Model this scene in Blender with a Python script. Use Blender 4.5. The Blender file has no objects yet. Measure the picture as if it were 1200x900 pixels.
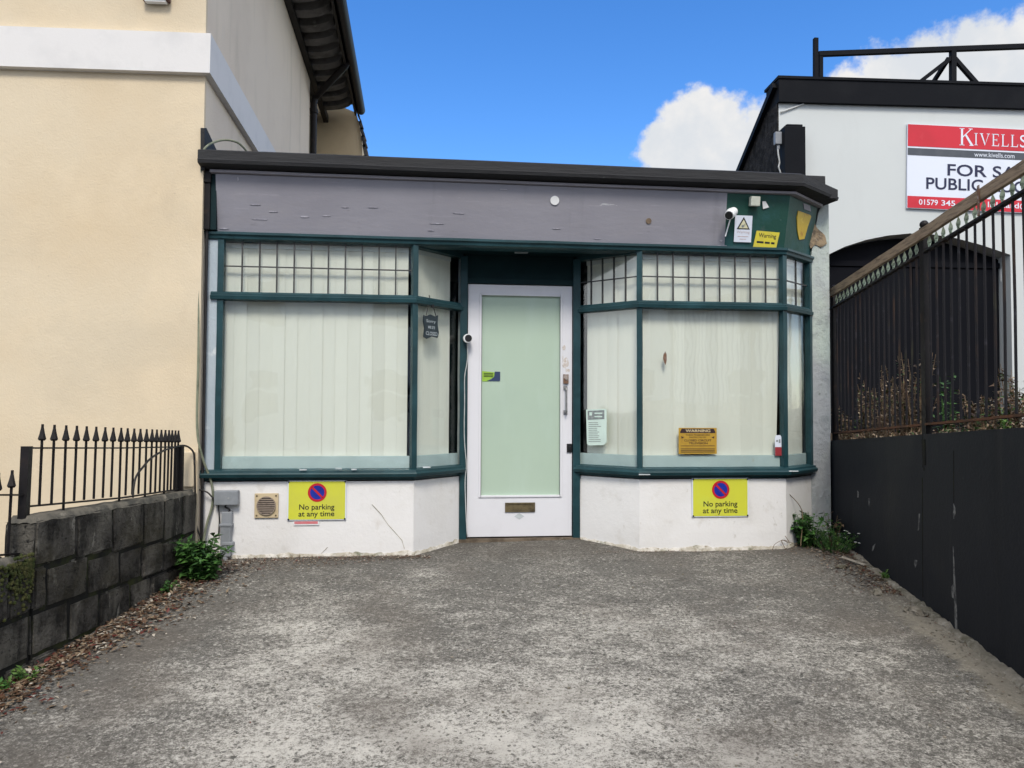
import bpy, bmesh, math, random
from mathutils import Vector, Matrix, noise
random.seed(7)
V = Vector
sc = bpy.context.scene
COL = sc.collection
SKYK, CLK, CLK2, SUNK, SUNA, EXPO = .135, .505, .92, 1.65, 17, .80

# ------------------------------------------------------------------ camera model
YAW, PITCH, ROLL, F = math.radians(6.2), math.radians(1.85), math.radians(0.27), 870.0
CAM = V((-.695, -5.81, 1.03))
f0 = V((math.sin(YAW), math.cos(YAW), 0)); r0 = V((math.cos(YAW), -math.sin(YAW), 0)); u0 = V((0, 0, 1))
fw = f0*math.cos(PITCH)+u0*math.sin(PITCH); up_ = u0*math.cos(PITCH)-f0*math.sin(PITCH)
rr = r0*math.cos(ROLL)+up_*math.sin(ROLL); uu = up_*math.cos(ROLL)-r0*math.sin(ROLL)

def ray(x, y): return fw+rr*((x-600)/F)-uu*((y-450)/F)
def hit(x, y, p, n):
    d = ray(x, y); return CAM+d*((V(p)-CAM).dot(n)/d.dot(n))
def aty(x, y, Y): return hit(x, y, (0, Y, 0), V((0, 1, 0)))
def onwall(x, y, p, q):
    return hit(x, y, (p[0], p[1], 0), V((q[1]-p[1], -(q[0]-p[0]), 0)))
GS = .08
def gz(x, y):
    z = GS*y if y < 0 else 0.0
    if y < -6.6: z = GS*-6.6
    return z
def onground(x, y):
    return hit(x, y, (0, 0, -.01), V((0, -GS, 1)))

# ------------------------------------------------------------------ materials
def mat(name, base, rough=.8, layers=(), bump=(), metal=0.0, spec=.35, coat=0):
    """layers: (colour, scale, lo, hi, (sx,sy,sz), detail) mixed over base; bump: (scale, strength, dist, stretch)"""
    m = bpy.data.materials.new(name); m.use_nodes = True
    nt = m.node_tree; N = nt.nodes; L = nt.links; N.clear()
    out = N.new('ShaderNodeOutputMaterial'); b = N.new('ShaderNodeBsdfPrincipled'); L.new(b.outputs[0], out.inputs[0])
    b.inputs['Roughness'].default_value = rough; b.inputs['Metallic'].default_value = metal
    b.inputs['Specular IOR Level'].default_value = spec
    if coat: b.inputs['Coat Weight'].default_value = coat
    geo = N.new('ShaderNodeNewGeometry')          # world position
    def nz(scale, st, detail, kind='noise', rgh=.6):
        mp = N.new('ShaderNodeMapping'); mp.inputs['Scale'].default_value = st
        mp.inputs['Location'].default_value = (random.random()*9, random.random()*9, random.random()*9)
        L.new(geo.outputs['Position'], mp.inputs[0])
        if kind == 'vor':
            t = N.new('ShaderNodeTexVoronoi'); t.inputs['Scale'].default_value = scale; L.new(mp.outputs[0], t.inputs[0]); return t.outputs['Distance']
        t = N.new('ShaderNodeTexNoise'); t.inputs['Scale'].default_value = scale; t.inputs['Detail'].default_value = detail
        t.inputs['Roughness'].default_value = rgh
        L.new(mp.outputs[0], t.inputs[0]); return t.outputs['Fac']
    rgb = N.new('ShaderNodeRGB'); rgb.outputs[0].default_value = (*base, 1); cur = rgb.outputs[0]
    for l in layers:
        colr, scale, lo, hi = l[:4]; st = l[4] if len(l) > 4 else (1, 1, 1); det = l[5] if len(l) > 5 else 6
        kind = l[6] if len(l) > 6 else 'noise'; amt = l[7] if len(l) > 7 else 1.0
        f = nz(scale, st, det, kind)
        mr = N.new('ShaderNodeMapRange'); mr.inputs[1].default_value = lo; mr.inputs[2].default_value = hi
        mr.inputs[3].default_value = 0; mr.inputs[4].default_value = amt
        L.new(f, mr.inputs[0])
        mx = N.new('ShaderNodeMix'); mx.data_type = 'RGBA'
        L.new(mr.outputs[0], mx.inputs[0]); L.new(cur, mx.inputs[6]); mx.inputs[7].default_value = (*colr, 1)
        cur = mx.outputs[2]
    L.new(cur, b.inputs['Base Color'])
    prev = None
    for bp in bump:
        scale, strg, dist = bp[:3]; st = bp[3] if len(bp) > 3 else (1, 1, 1)
        n = N.new('ShaderNodeBump'); n.inputs['Strength'].default_value = strg; n.inputs['Distance'].default_value = dist
        L.new(nz(scale, st, 8, rgh=.65), n.inputs['Height'])
        if prev: L.new(prev, n.inputs['Normal'])
        prev = n.outputs[0]
    if prev: L.new(prev, b.inputs['Normal'])
    return m

def srgb(r, g, b, k=1.0):
    f = lambda c: ((c/255)/12.92 if c/255 < .04045 else ((c/255+.055)/1.055)**2.4)*k
    return (f(r), f(g), f(b))

M = {}
M['cream'] = mat('cream_render', (.63, .545, .41), .9,
    [((.59, .48, .33), .7, .4, .75), ((.68, .575, .42), 2.2, .5, .8), ((.46, .38, .28), 5, .60, .82, (1, 1, .25), 8, 'noise', .4), ((.50, .44, .34), .9, .52, .62, (1, 1, 1.4), 12, 'noise', .3), ((.38, .33, .26), 34, .70, .76, (1, 1, 1), 3, 'noise', .4)], [(70, .25, .01), (1.6, .25, .03)])
M['side_render'] = mat('stained_side_render', (.72, .63, .52), .9,
    [((.64, .55, .455), 1.2, .45, .75), ((.36, .33, .24), 3, .58, .8, (1, 1, .12), 8, 'noise', .5), ((.58, .54, .48), 2, .6, .8, (1, 1, .3))], [(60, .3, .01)])
M['band'] = mat('white_band_paint', (.68, .675, .68), .8,
    [((.58, .58, .59), 3, .5, .8), ((.40, .41, .38), 6, .64, .8, (1, 1, .25), 8, 'noise', .5)], [(50, .15, .005)])
M['white_render'] = mat('white_render', (.74, .74, .745), .85,
    [((.68, .675, .665), 2.5, .45, .75), ((.50, .47, .42), 7, .60, .8, (1, 1, .8), 10, 'noise', .55), ((.34, .32, .27), 1.8, .60, .8, (1, 1, 1), 12, 'noise', .6), ((.42, .40, .36), 22, .66, .75, (1, 1, .6), 6, 'noise', .5)],
    [(45, .18, .008), (5, .25, .02)])
M['grime'] = mat('grimy_render_foot', (.40, .37, .31), .95,
    [((.60, .58, .54), 14, .42, .6), ((.12, .13, .08), 10, .55, .7), ((.2, .17, .12), 30, .55, .7)], [(40, .6, .015)])
M['teal'] = mat('teal_gloss_paint', (.010, .040, .049), .42,
    [((.018, .064, .078), 4, .45, .7, (1, 1, 1)), ((.006, .03, .036), 9, .55, .75), ((.30, .34, .34), 26, .72, .76, (1, 1, 1), 10)], [(30, .35, .006), (120, .2, .003)])
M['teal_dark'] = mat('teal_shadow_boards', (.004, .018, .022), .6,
    [((.007, .028, .032), 3, .45, .7)], [(30, .3, .006)], spec=0.15)  # dark teal, deepened so the recess shade sits in the colour
M['green_board'] = mat('dark_green_board', (.006, .052, .040), .55,
    [((.012, .07, .075), 3.2, .48, .62), ((.05, .08, .08), 9, .62, .8), ((.45, .47, .47), 17, .72, .735, (1, 1, 1), 8)], [(25, .4, .006)])
M['pier'] = mat('flaking_grey_stucco', (.36, .38, .40), .9,
    [((.45, .52, .48), 1.4, .45, .62), ((.26, .29, .30), 5, .52, .7), ((.10, .12, .09), 13, .64, .74), ((.62, .62, .60), 8, .66, .72)], [(22, .6, .02), (4, .5, .03)])
M['pilaster'] = mat('blue_grey_pilaster', (.42, .49, .55), .8,
    [((.34, .41, .47), 4, .45, .7, (1, 1, .3)), ((.16, .19, .19), 16, .68, .74), ((.6, .66, .7), 9, .6, .72)], [(40, .4, .01)])
M['fascia'] = mat('grey_lilac_fascia', (.245, .245, .285), .62,
    [((.215, .213, .25), 1.2, .4, .7), ((.25, .245, .275), 3.5, .55, .8, (.5, 1, 1.6)), ((.12, .12, .13), 14, .68, .8, (.3, 1, 1.5)), ((.42, .43, .46), 19, .715, .74, (.25, 1, 1.3), 6), ((.15, .148, .17), 2.2, .60, .72, (2.5, 1, .25), 8, 'noise', .35), ((.30, .295, .34), 30, .60, .72, (.15, 1, 1.2), 6, 'noise', .5)],
    [(5, .22, .02, (.5, 1, 1.4)), (60, .12, .004)])
M['strip'] = mat('pale_lilac_batten', (.30, .29, .33), .6, [((.2, .2, .22), 8, .5, .8, (.3, 1, 1))], [(20, .4, .01)])
M['lead'] = mat('weathered_dark_felt', (.027, .028, .031), .7,
    [((.036, .037, .041), 2.5, .45, .75, (.3, 1, 1)), ((.03, .031, .034), 12, .5, .75, (.2, 1, 1.2)), ((.16, .17, .17), 20, .72, .78)], [(18, .5, .015, (.25, 1, 1.5)), (90, .3, .004)], spec=0.2)
M['black_metal'] = mat('black_painted_iron', (.009, .008, .009), .48,
    [((.035, .022, .016), 14, .58, .75), ((.018, .016, .018), 5, .5, .8)], [(60, .4, .003)], spec=0.2)
M['railing'] = mat('dull_iron_with_rust', (.013, .0125, .016), .6,
    [((.045, .026, .018), 7, .52, .72, (1, 1, .35)), ((.06, .06, .028), 5, .60, .78, (1, 1, .4)), ((.05, .05, .065), 12, .6, .8)], [(70, .5, .003)], spec=0.2)
M['rust'] = mat('rusty_rail', (.11, .045, .022), .85, [((.05, .03, .02), 14, .45, .65), ((.16, .08, .04), 30, .55, .7)], [(60, .6, .004)])
M['finial'] = mat('verdigris_finial', (.30, .38, .31), .8, [((.14, .18, .14), 16, .45, .6), ((.42, .46, .40), 26, .58, .7)], [(60, .5, .004)])
M['darkwall'] = mat('anthracite_wall_paint', (.0115, .0132, .018), .62,
    [((.016, .018, .023), 1.1, .4, .75, (1, 1, .5)), ((.008, .009, .012), 5, .55, .8, (1, 1, .12)), ((.05, .05, .05), 30, .73, .77, (1, 1, .35), 8), ((.03, .030, .030), 1.6, .52, .70, (1, 1, .5), 10, 'noise', .5), ((.035, .034, .033), 7, .60, .72, (1, 1, .07), 8, 'noise', .5)], [(3, .15, .02), (60, .3, .004)], spec=0.13)
M['stone'] = mat('sooty_concrete_block', (.072, .068, .062), .97,
    [((.022, .021, .02), 5, .44, .6), ((.15, .142, .125), 7, .46, .64, (1, 1, .45), 12), ((.26, .25, .22), 14, .62, .70, (1, 1, .4), 12), ((.05, .045, .03), 2.1, .55, .72, (1, 1, 1), 10), ((.02, .02, .02), 40, .6, .7)],
    [(14, 1.0, .05), (50, .9, .02)], spec=0.2)
M['mortar'] = mat('dark_joint', (.018, .018, .017), 1, [((.04, .045, .02), 8, .5, .7)], [(50, .6, .01)], spec=0.1)
M['moss'] = mat('yellow_green_moss', (.085, .085, .028), 1, [((.035, .05, .012), 30, .4, .6)], [(80, 1, .02)])
M['coping'] = mat('lichen_coping', (.13, .12, .10), .95, [((.05, .05, .045), 9, .42, .6), ((.26, .24, .2), 16, .6, .75)], [(40, .7, .015)])
M['door_white'] = mat('white_door_paint', (.70, .71, .76), .4,
    [((.63, .64, .68), 3, .5, .8), ((.45, .42, .36), 11, .69, .80, (1, 1, 1), 10, 'noise', .6)], [(60, .12, .004)])
M['flake'] = mat('lifted_paint_flake', (.40, .395, .45), .6, [((.27, .265, .32), 60, .45, .6)])
M['bead'] = mat('pale_bead', (.5, .54, .57), .5, [((.4, .44, .46), 9, .5, .7)])
M['door_film'] = mat('pale_green_film', (.42, .535, .44), .32,
    [((.39, .50, .42), 1.5, .45, .7), ((.45, .57, .49), 5, .5, .8, (1, 1, .25))], spec=.5)
M['brass'] = mat('tarnished_brass', (.20, .16, .09), .5, [((.10, .08, .05), 18, .45, .65)], metal=.6)
M['steel'] = mat('worn_steel', (.35, .35, .36), .4, [((.2, .2, .2), 16, .5, .7)], metal=.7)
M['rustmark'] = mat('rust_brown_metal', (.16, .09, .06), .8, [((.3, .26, .24), 30, .5, .6)])
M['black'] = mat('black_plastic', (.012, .012, .014), .4, [((.02, .02, .022), 20, .5, .7)])
M['void'] = mat('dark_interior', (.012, .014, .018), .9, [((.02, .02, .022), 3, .5, .7)], spec=0.1)
M['white_plastic'] = mat('white_plastic', (.74, .76, .78), .4, [((.66, .68, .69), 10, .5, .8)])
M['grey_plastic'] = mat('grey_plastic', (.26, .28, .31), .5, [((.2, .22, .24), 9, .45, .7), ((.42, .42, .42), 22, .68, .76)], [(40, .2, .004)])
M['alarm'] = mat('aged_cream_plastic', (.50, .53, .47), .5, [((.4, .42, .36), 14, .5, .7)])
M['vent'] = mat('beige_vent_plastic', (.56, .46, .30), .55, [((.42, .33, .2), 20, .5, .75)])
M['vent_dark'] = mat('vent_louvre', (.28, .23, .19), .7, [((.14, .11, .09), 30, .5, .7)])
M['blind'] = mat('cream_blind_fabric', (.86, .845, .80), .85, [((.82, .805, .76), 1.2, .4, .7, (2, 2, .5)), ((.84, .82, .765), 6, .5, .8, (3, 3, .2))], [(200, .1, .002)])
M['blind2'] = mat('darker_blind_fabric', (.82, .805, .76), .85, [((.78, .765, .72), 1.2, .4, .7, (2, 2, .5))])  # slightly darker slat tone, picked at random
M['blind3'] = mat('pale_blind_fabric', (.89, .875, .83), .85, [((.86, .845, .80), 1.2, .4, .7, (2, 2, .5))])
M['sillboard'] = mat('pale_blue_sill_board', (.55, .66, .70), .6, [((.48, .58, .62), 4, .45, .7), ((.45, .42, .33), 7, .66, .76)])
M['leadcame'] = mat('dull_lead_came', (.045, .045, .048), .6, [((.08, .08, .08), 20, .5, .7)])
M['wood'] = mat('weathered_timber', (.30, .225, .155), .85,
    [((.14, .10, .07), 5, .45, .65, (6, .8, 14), 10), ((.34, .27, .19), 8, .55, .75, (6, 1.2, 18), 10), ((.14, .07, .035), 3, .6, .75), ((.05, .035, .025), 24, .68, .72)], [(9, .7, .01, (5, 1, 16))])
M['yellow_sign'] = mat('lime_yellow_sign', (.60, .62, .055), .45, [((.54, .54, .08), 3, .45, .75), ((.56, .66, .10), 6, .55, .8)])
M['yellow2'] = mat('faded_yellow_plate', (.62, .54, .05), .45, [((.5, .42, .1), 9, .5, .7)])
M['sign_black'] = mat('sign_black_ink', (.015, .016, .018), .5, [((.03, .03, .03), 20, .5, .7)])
M['sign_red'] = mat('sign_red_ink', (.50, .018, .028), .45, [((.42, .02, .03), 9, .5, .7)])
M['sign_blue'] = mat('sign_blue_ink', (.012, .03, .32), .45, [((.01, .02, .24), 9, .5, .7)])
M['board_white'] = mat('white_sign_board', (.68, .73, .84), .4, [((.62, .67, .78), 2, .45, .7)])
M['board_red'] = mat('crimson_sign_board', (.56, .02, .04), .35, [((.48, .02, .035), 2, .45, .7), ((.62, .06, .08), 3, .58, .8)])
M['board_grey'] = mat('slate_sign_strip', (.065, .075, .095), .45, [((.08, .09, .11), 8, .5, .7)])
M['board_navy'] = mat('navy_lettering', (.015, .018, .06), .5, [((.02, .025, .07), 8, .5, .7)])
M['ink_grey'] = mat('grey_print', (.20, .23, .24), .6, [((.3, .33, .33), 40, .5, .6)])
M['ink_fade'] = mat('faded_pink_print', (.50, .42, .44), .6, [((.6, .5, .5), 40, .5, .6)])
M['paper'] = mat('pale_mint_paper', (.60, .74, .69), .6, [((.55, .68, .64), 10, .5, .7)])
M['ochre'] = mat('ochre_warning_card', (.42, .26, .035), .5, [((.34, .2, .03), 12, .5, .7)])
M['ochre_dk'] = mat('dark_brown_print', (.035, .018, .02), .5, [((.06, .03, .03), 20, .5, .7)])
M['cream_txt'] = mat('cream_print', (.6, .5, .3), .5, [((.5, .4, .22), 20, .5, .7)])
M['lime'] = mat('lime_sticker', (.30, .50, .06), .5, [((.22, .4, .05), 15, .5, .7)])
M['navy'] = mat('navy_sticker', (.03, .05, .12), .5, [((.05, .07, .15), 15, .5, .7)])
M['slate_sign'] = mat('slate_grey_hanging_board', (.022, .035, .045), .6, [((.05, .065, .075), 20, .52, .7)])
M['chalk'] = mat('chalk_white_lettering', (.42, .47, .50), .7, [((.3, .35, .38), 40, .45, .6)])
M['shield'] = mat('peeling_yellow_shield', (.52, .36, .02), .5, [((.36, .18, .015), 7, .5, .62), ((.65, .5, .06), 12, .6, .7)])
M['wb'] = mat('smooth_white_masonry', (.56, .595, .605), .8, [((.53, .565, .575), .6, .35, .7), ((.50, .53, .54), 2.5, .55, .8, (1, 1, .3), 8, 'noise', .6)], [(50, .15, .006)])
M['coping_black'] = mat('black_parapet_capping', (.006, .007, .010), .6, [((.010, .011, .014), 2, .45, .7)], [(20, .2, .008)], spec=0.08)
M['doorblack'] = mat('navy_black_door', (.0055, .006, .009), .65, [((.008, .009, .012), 2, .45, .7, (1, 1, .3))], [(30, .2, .006)], spec=0.06)
M['rubble'] = mat('dark_rubble_wall', (.035, .034, .036), .95, [((.015, .015, .016), 9, .42, .6), ((.09, .085, .08), 14, .58, .75)], [(12, .9, .05), (50, .6, .015)], spec=0.15)
M['corbel'] = mat('grey_scalloped_eaves', (.16, .155, .15), .85, [((.09, .09, .08), 5, .45, .65), ((.26, .25, .24), 9, .58, .78)], [(40, .4, .01)])
M['slate'] = mat('roof_slates', (.05, .05, .055), .7, [((.03, .03, .034), 8, .45, .6)], [(20, .6, .02)])
M['cable_blk'] = mat('black_cable', (.015, .014, .016), .5, [((.03, .028, .028), 20, .5, .7)])
M['cable_grn'] = mat('weathered_green_grey_hose', (.20, .22, .16), .6, [((.12, .14, .1), 20, .45, .65)])
M['cable_wht'] = mat('white_cable', (.55, .57, .58), .5, [((.4, .42, .42), 20, .45, .65)])
M['brown_box'] = mat('dark_maroon_box', (.07, .03, .028), .6, [((.1, .06, .05), 20, .5, .7)])
M['cement'] = mat('crumbling_pale_cement', (.26, .235, .195), .95, [((.13, .12, .09), 6, .42, .6), ((.36, .34, .30), 20, .52, .7)], [(20, .9, .03), (90, .7, .01)])
M['soil'] = mat('dark_soil', (.04, .03, .02), 1, [((.08, .06, .04), 20, .45, .65)], [(30, 1, .03)], spec=0.1)
M['asphalt'] = mat('road_asphalt', (.05, .05, .052), .9, [((.08, .08, .08), 40, .5, .7)], [(80, .6, .006)])
M['step'] = mat('worn_stone_step', (.17, .135, .10), .9, [((.09, .07, .05), 10, .42, .62), ((.28, .25, .21), 18, .6, .72)], [(30, .6, .01)])
M['brick'] = mat('opposite_render', (.74, .72, .68), .9, [((.6, .59, .56), 2, .4, .7)])
def leafmat(n, c1, c2):
    m = mat(n, c1, .55, [(c2, 16, .4, .62)], []); return m
M['leaf'] = leafmat('fresh_green_leaf', (.035, .105, .022), (.07, .17, .035))
M['leaf2'] = leafmat('dark_green_leaf', (.018, .06, .016), (.04, .10, .02))
M['grass'] = leafmat('grass_blade', (.06, .13, .025), (.12, .18, .04))
M['dry'] = leafmat('dry_brown_stem', (.11, .07, .04), (.2, .14, .085))
M['dry2'] = leafmat('pale_seed_head', (.30, .25, .18), (.18, .13, .09))
M['petal'] = leafmat('white_petal', (.75, .75, .72), (.68, .68, .66))
M['lit_brown'] = leafmat('brown_dead_leaf', (.10, .055, .03), (.055, .032, .02))
M['lit_tan'] = leafmat('tan_dead_leaf', (.24, .18, .12), (.14, .10, .07))
M['lit_pale'] = leafmat('pale_dry_leaf', (.46, .42, .36), (.32, .29, .24))
M['lit_red'] = leafmat('reddish_dead_leaf', (.12, .025, .02), (.08, .02, .015))

# driveway: aggregate-rich old tarmac with worn pale patches
def driveway_mat():
    m = mat('worn_driveway', (.105, .098, .093), .93)
    nt = m.node_tree; N = nt.nodes; L = nt.links
    b = [n for n in N if n.type == 'BSDF_PRINCIPLED'][0]; geo = [n for n in N if n.type == 'NEW_GEOMETRY'][0]
    def tex(kind, scale, st=(1, 1, 1), det=6, rg=.6):
        mp = N.new('ShaderNodeMapping'); mp.inputs['Scale'].default_value = st; L.new(geo.outputs['Position'], mp.inputs[0])
        t = N.new('ShaderNodeTexNoise' if kind == 'n' else 'ShaderNodeTexVoronoi'); t.inputs['Scale'].default_value = scale
        L.new(mp.outputs[0], t.inputs['Vector'])
        if kind == 'n': t.inputs['Detail'].default_value = det; t.inputs['Roughness'].default_value = rg; return t.outputs['Fac']
        return t.outputs['Color']
    def ramp(f, lo, hi, a=0., bb=1.):
        r = N.new('ShaderNodeMapRange'); r.inputs[1].default_value = lo; r.inputs[2].default_value = hi; r.inputs[3].default_value = a; r.inputs[4].default_value = bb
        L.new(f, r.inputs[0]); return r.outputs[0]
    def mth(op, a, c):
        r = N.new('ShaderNodeMath'); r.operation = op
        for i, v in enumerate((a, c)):
            if isinstance(v, (int, float)): r.inputs[i].default_value = v
            else: L.new(v, r.inputs[i])
        return r.outputs[0]
    def mix(f, a, c):
        r = N.new('ShaderNodeMix'); r.data_type = 'RGBA'
        if isinstance(f, float): r.inputs[0].default_value = f
        else: L.new(f, r.inputs[0])
        for i, v in ((6, a), (7, c)):
            if isinstance(v, tuple): r.inputs[i].default_value = (*v, 1)
            else: L.new(v, r.inputs[i])
        return r.outputs[2]
    sep = N.new('ShaderNodeSeparateXYZ'); L.new(geo.outputs['Position'], sep.inputs[0])
    big = tex('n', .9, (1, 1.3, 1), 4, .55)
    mid = tex('n', 5.5, (.8, 1.2, 1), 12, .72)
    fine = tex('n', 48, (.9, 1, 1), 8, .80)
    finer = tex('n', 150, (.9, 1, 1), 5, .75)
    spk = N.new('ShaderNodeSeparateColor'); L.new(tex('v', 85), spk.inputs[0])
    big2 = N.new('ShaderNodeSeparateColor'); L.new(tex('v', 34), big2.inputs[0])
    dark, midc, pale, brown = (.060, .0575, .053), (.195, .186, .170), (.60, .58, .535), (.125, .108, .092)
    grain = mth('ADD', mth('MULTIPLY', fine, .55), mth('MULTIPLY', finer, .45))
    c = mix(ramp(grain, .40, .60), dark, midc)
    dx = mth('MULTIPLY', mth('ADD', sep.outputs[0], .35), .50); dy = mth('MULTIPLY', mth('ADD', sep.outputs[1], 2.9), .55)
    rad = mth('SQRT', mth('ADD', mth('MULTIPLY', dx, dx), mth('MULTIPLY', dy, dy)), 0.0)
    zone = ramp(rad, 1.3, .15, 0, 1)
    w = mth('ADD', mth('MULTIPLY', zone, .15), mth('ADD', mth('MULTIPLY', big, .40), mth('MULTIPLY', mid, .40)))
    worn = ramp(w, .40, .60)
    c = mix(mth('MULTIPLY', worn, .45), c, (.26, .243, .212))
    thr = mth('ADD', grain, mth('MULTIPLY', w, .70))
    pf = ramp(thr, .81, .925)
    c = mix(mth('MULTIPLY', pf, .8), c, pale)
    c = mix(mth('MULTIPLY', ramp(spk.outputs[0], .985, .99), .7), c, (.5, .48, .44))
    c = mix(mth('MULTIPLY', ramp(spk.outputs[1], .95, .97), .7), c, (.03, .029, .026))
    bro = mth('MULTIPLY', ramp(tex('n', 1.3, (1, 1, 1), 7, .6), .50, .66), .5)
    c = mix(bro, c, brown)
    stain = mth('MULTIPLY', ramp(tex('n', 2.4, (1, 1, 1), 9, .7), .56, .72), .4)
    c = mix(stain, c, (.045, .043, .04))
    edge = mth('SUBTRACT', mth('SUBTRACT', sep.outputs[0], mth('MULTIPLY', sep.outputs[1], .209)), 2.56)
    e2 = mth('ADD', edge, mth('MULTIPLY', tex('n', 3.5, (1, 1, 1), 8, .7), .5))
    c = mix(mth('MULTIPLY', mth('MULTIPLY', ramp(e2, -.0, .10), ramp(sep.outputs[1], -1.2, -2.0)), mth('ADD', mth('MULTIPLY', grain, .7), .35)), c, (.31, .28, .225))
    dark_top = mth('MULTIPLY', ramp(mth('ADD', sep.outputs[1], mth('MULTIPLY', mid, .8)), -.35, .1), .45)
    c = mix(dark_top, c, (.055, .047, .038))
    L.new(c, b.inputs['Base Color'])
    h = mth('ADD', mth('MULTIPLY', fine, .6), mth('ADD', mth('MULTIPLY', finer, .35), mth('MULTIPLY', mid, .8)))
    bn = N.new('ShaderNodeBump'); bn.inputs['Strength'].default_value = .9; bn.inputs['Distance'].default_value = .014
    L.new(h, bn.inputs['Height']); L.new(bn.outputs[0], b.inputs['Normal'])
    return m
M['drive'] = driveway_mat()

def glass_mat(name='window_glass', tint=(.965, .985, .97)):
    m = bpy.data.materials.new(name); m.use_nodes = True; N = m.node_tree.nodes; L = m.node_tree.links; N.clear()
    o = N.new('ShaderNodeOutputMaterial'); mx = N.new('ShaderNodeMixShader'); t = N.new('ShaderNodeBsdfTransparent'); g = N.new('ShaderNodeBsdfGlossy')
    t.inputs[0].default_value = (*tint, 1); g.inputs['Roughness'].default_value = .03
    geo = N.new('ShaderNodeNewGeometry'); nz = N.new('ShaderNodeTexNoise'); nz.inputs['Scale'].default_value = 2.5; L.new(geo.outputs['Position'], nz.inputs[0])
    bp = N.new('ShaderNodeBump'); bp.inputs['Strength'].default_value = .12; bp.inputs['Distance'].default_value = .03; L.new(nz.outputs['Fac'], bp.inputs['Height'])
    L.new(bp.outputs[0], g.inputs['Normal'])
    dt = N.new('ShaderNodeVectorMath'); dt.operation = 'DOT_PRODUCT'; L.new(geo.outputs['Normal'], dt.inputs[0]); L.new(geo.outputs['Incoming'], dt.inputs[1])
    def mth(op, a, c):
        r = N.new('ShaderNodeMath'); r.operation = op
        for i, v in enumerate((a, c)):
            if isinstance(v, (int, float)): r.inputs[i].default_value = v
            elif v is not None: L.new(v, r.inputs[i])
        return r.outputs[0]
    ab = mth('ABSOLUTE', dt.outputs['Value'], None); sch = mth('ADD', mth('MULTIPLY', mth('POWER', mth('SUBTRACT', 1.0, ab), 5.0), .9), .07)
    L.new(sch, mx.inputs[0]); L.new(t.outputs[0], mx.inputs[1]); L.new(g.outputs[0], mx.inputs[2]); L.new(mx.outputs[0], o.inputs[0])
    return m
M['glass'] = glass_mat()

# ------------------------------------------------------------------ mesh helpers
def thing(name, label, cat, loc=(0, 0, 0), group=None):
    o = bpy.data.objects.new(name, None); COL.objects.link(o); o.location = V(loc); o.empty_display_size = .1
    o['label'] = label; o['category'] = cat
    if group: o['group'] = group
    return o
def wloc(o):
    p = V((0, 0, 0))
    while o: p = p+V(o.location); o = o.parent
    return p
def obj(name, bm, m, parent=None, smooth=False, mats=None, bev=0, label=None):
    me = bpy.data.meshes.new(name)
    if bev:
        bmesh.ops.remove_doubles(bm, verts=bm.verts, dist=1e-5)
        bmesh.ops.bevel(bm, geom=[e for e in bm.edges if len(e.link_faces) == 2 and e.calc_face_angle(0) > .6], offset=bev, segments=2, affect='EDGES', profile=.6)
    if parent is not None: bmesh.ops.translate(bm, vec=-wloc(parent), verts=bm.verts)
    bmesh.ops.recalc_face_normals(bm, faces=bm.faces)
    bm.to_mesh(me); bm.free()
    for x in (mats or [m]): me.materials.append(x)
    if smooth:
        for p in me.polygons: p.use_smooth = True
    o = bpy.data.objects.new(name, me); COL.objects.link(o)
    if parent is not None: o.parent = parent
    if label: o['label'] = label
    return o
def pieces(name, bm, m, parent, **k):
    todo = set(bm.verts); groups = []
    while todo:
        st = [todo.pop()]; isl = set(st)
        while st:
            v = st.pop()
            for e in v.link_edges:
                w_ = e.other_vert(v)
                if w_ in todo: todo.discard(w_); isl.add(w_); st.append(w_)
        groups.append(isl)
    for isl in groups:
        nb = B(); mp = {v: nb.verts.new(v.co) for v in isl}
        for f in bm.faces:
            if f.verts[0] in isl: nb.faces.new([mp[v] for v in f.verts])
        obj(name, nb, m, parent, **k)
    bm.free()
def tag(o, label, cat, group=None):
    o['label'] = label; o['category'] = cat
    if group: o['group'] = group
    return o
def kind(o, k): o['kind'] = k; return o
def B(): return bmesh.new()
class Fr:
    """local frame: a along u, b along w, c outward along n"""
    def __init__(s, o, u, w=(0, 0, 1)):
        s.o = V(o); s.u = V(u).normalized(); s.w = V(w).normalized(); s.n = s.u.cross(s.w)
    def __call__(s, a, b, c=0): return s.o+s.u*a+s.w*b+s.n*c
    def inv(s, p): d = V(p)-s.o; return d.dot(s.u), d.dot(s.w)
def fbox(bm, f, a0, a1, b0, b1, c0, c1, mi=0):
    P = [bm.verts.new(f(a, b, c)) for a in (a0, a1) for b in (b0, b1) for c in (c0, c1)]
    for q in ((0, 1, 3, 2), (4, 6, 7, 5), (0, 4, 5, 1), (2, 3, 7, 6), (0, 2, 6, 4), (1, 5, 7, 3)):
        bm.faces.new([P[i] for i in q]).material_index = mi
WF = Fr((0, 0, 0), (1, 0, 0))           # world front frame: a=x, b=z, c=-y
def box(bm, x0, x1, y0, y1, z0, z1, mi=0): fbox(bm, WF, x0, x1, z0, z1, -y1, -y0, mi)
def fpoly(bm, f, pts, c0, c1, mi=0):
    lo = [bm.verts.new(f(a, b, c0)) for a, b in pts]; hi = [bm.verts.new(f(a, b, c1)) for a, b in pts]
    n = len(pts)
    bm.faces.new(lo).material_index = mi; bm.faces.new(hi[::-1]).material_index = mi
    for i in range(n): bm.faces.new((lo[i], hi[i], hi[(i+1) % n], lo[(i+1) % n])).material_index = mi
def quad(bm, a, b, c, d, mi=0):
    f = bm.faces.new([bm.verts.new(V(p)) for p in (a, b, c, d)]); f.material_index = mi
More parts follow.
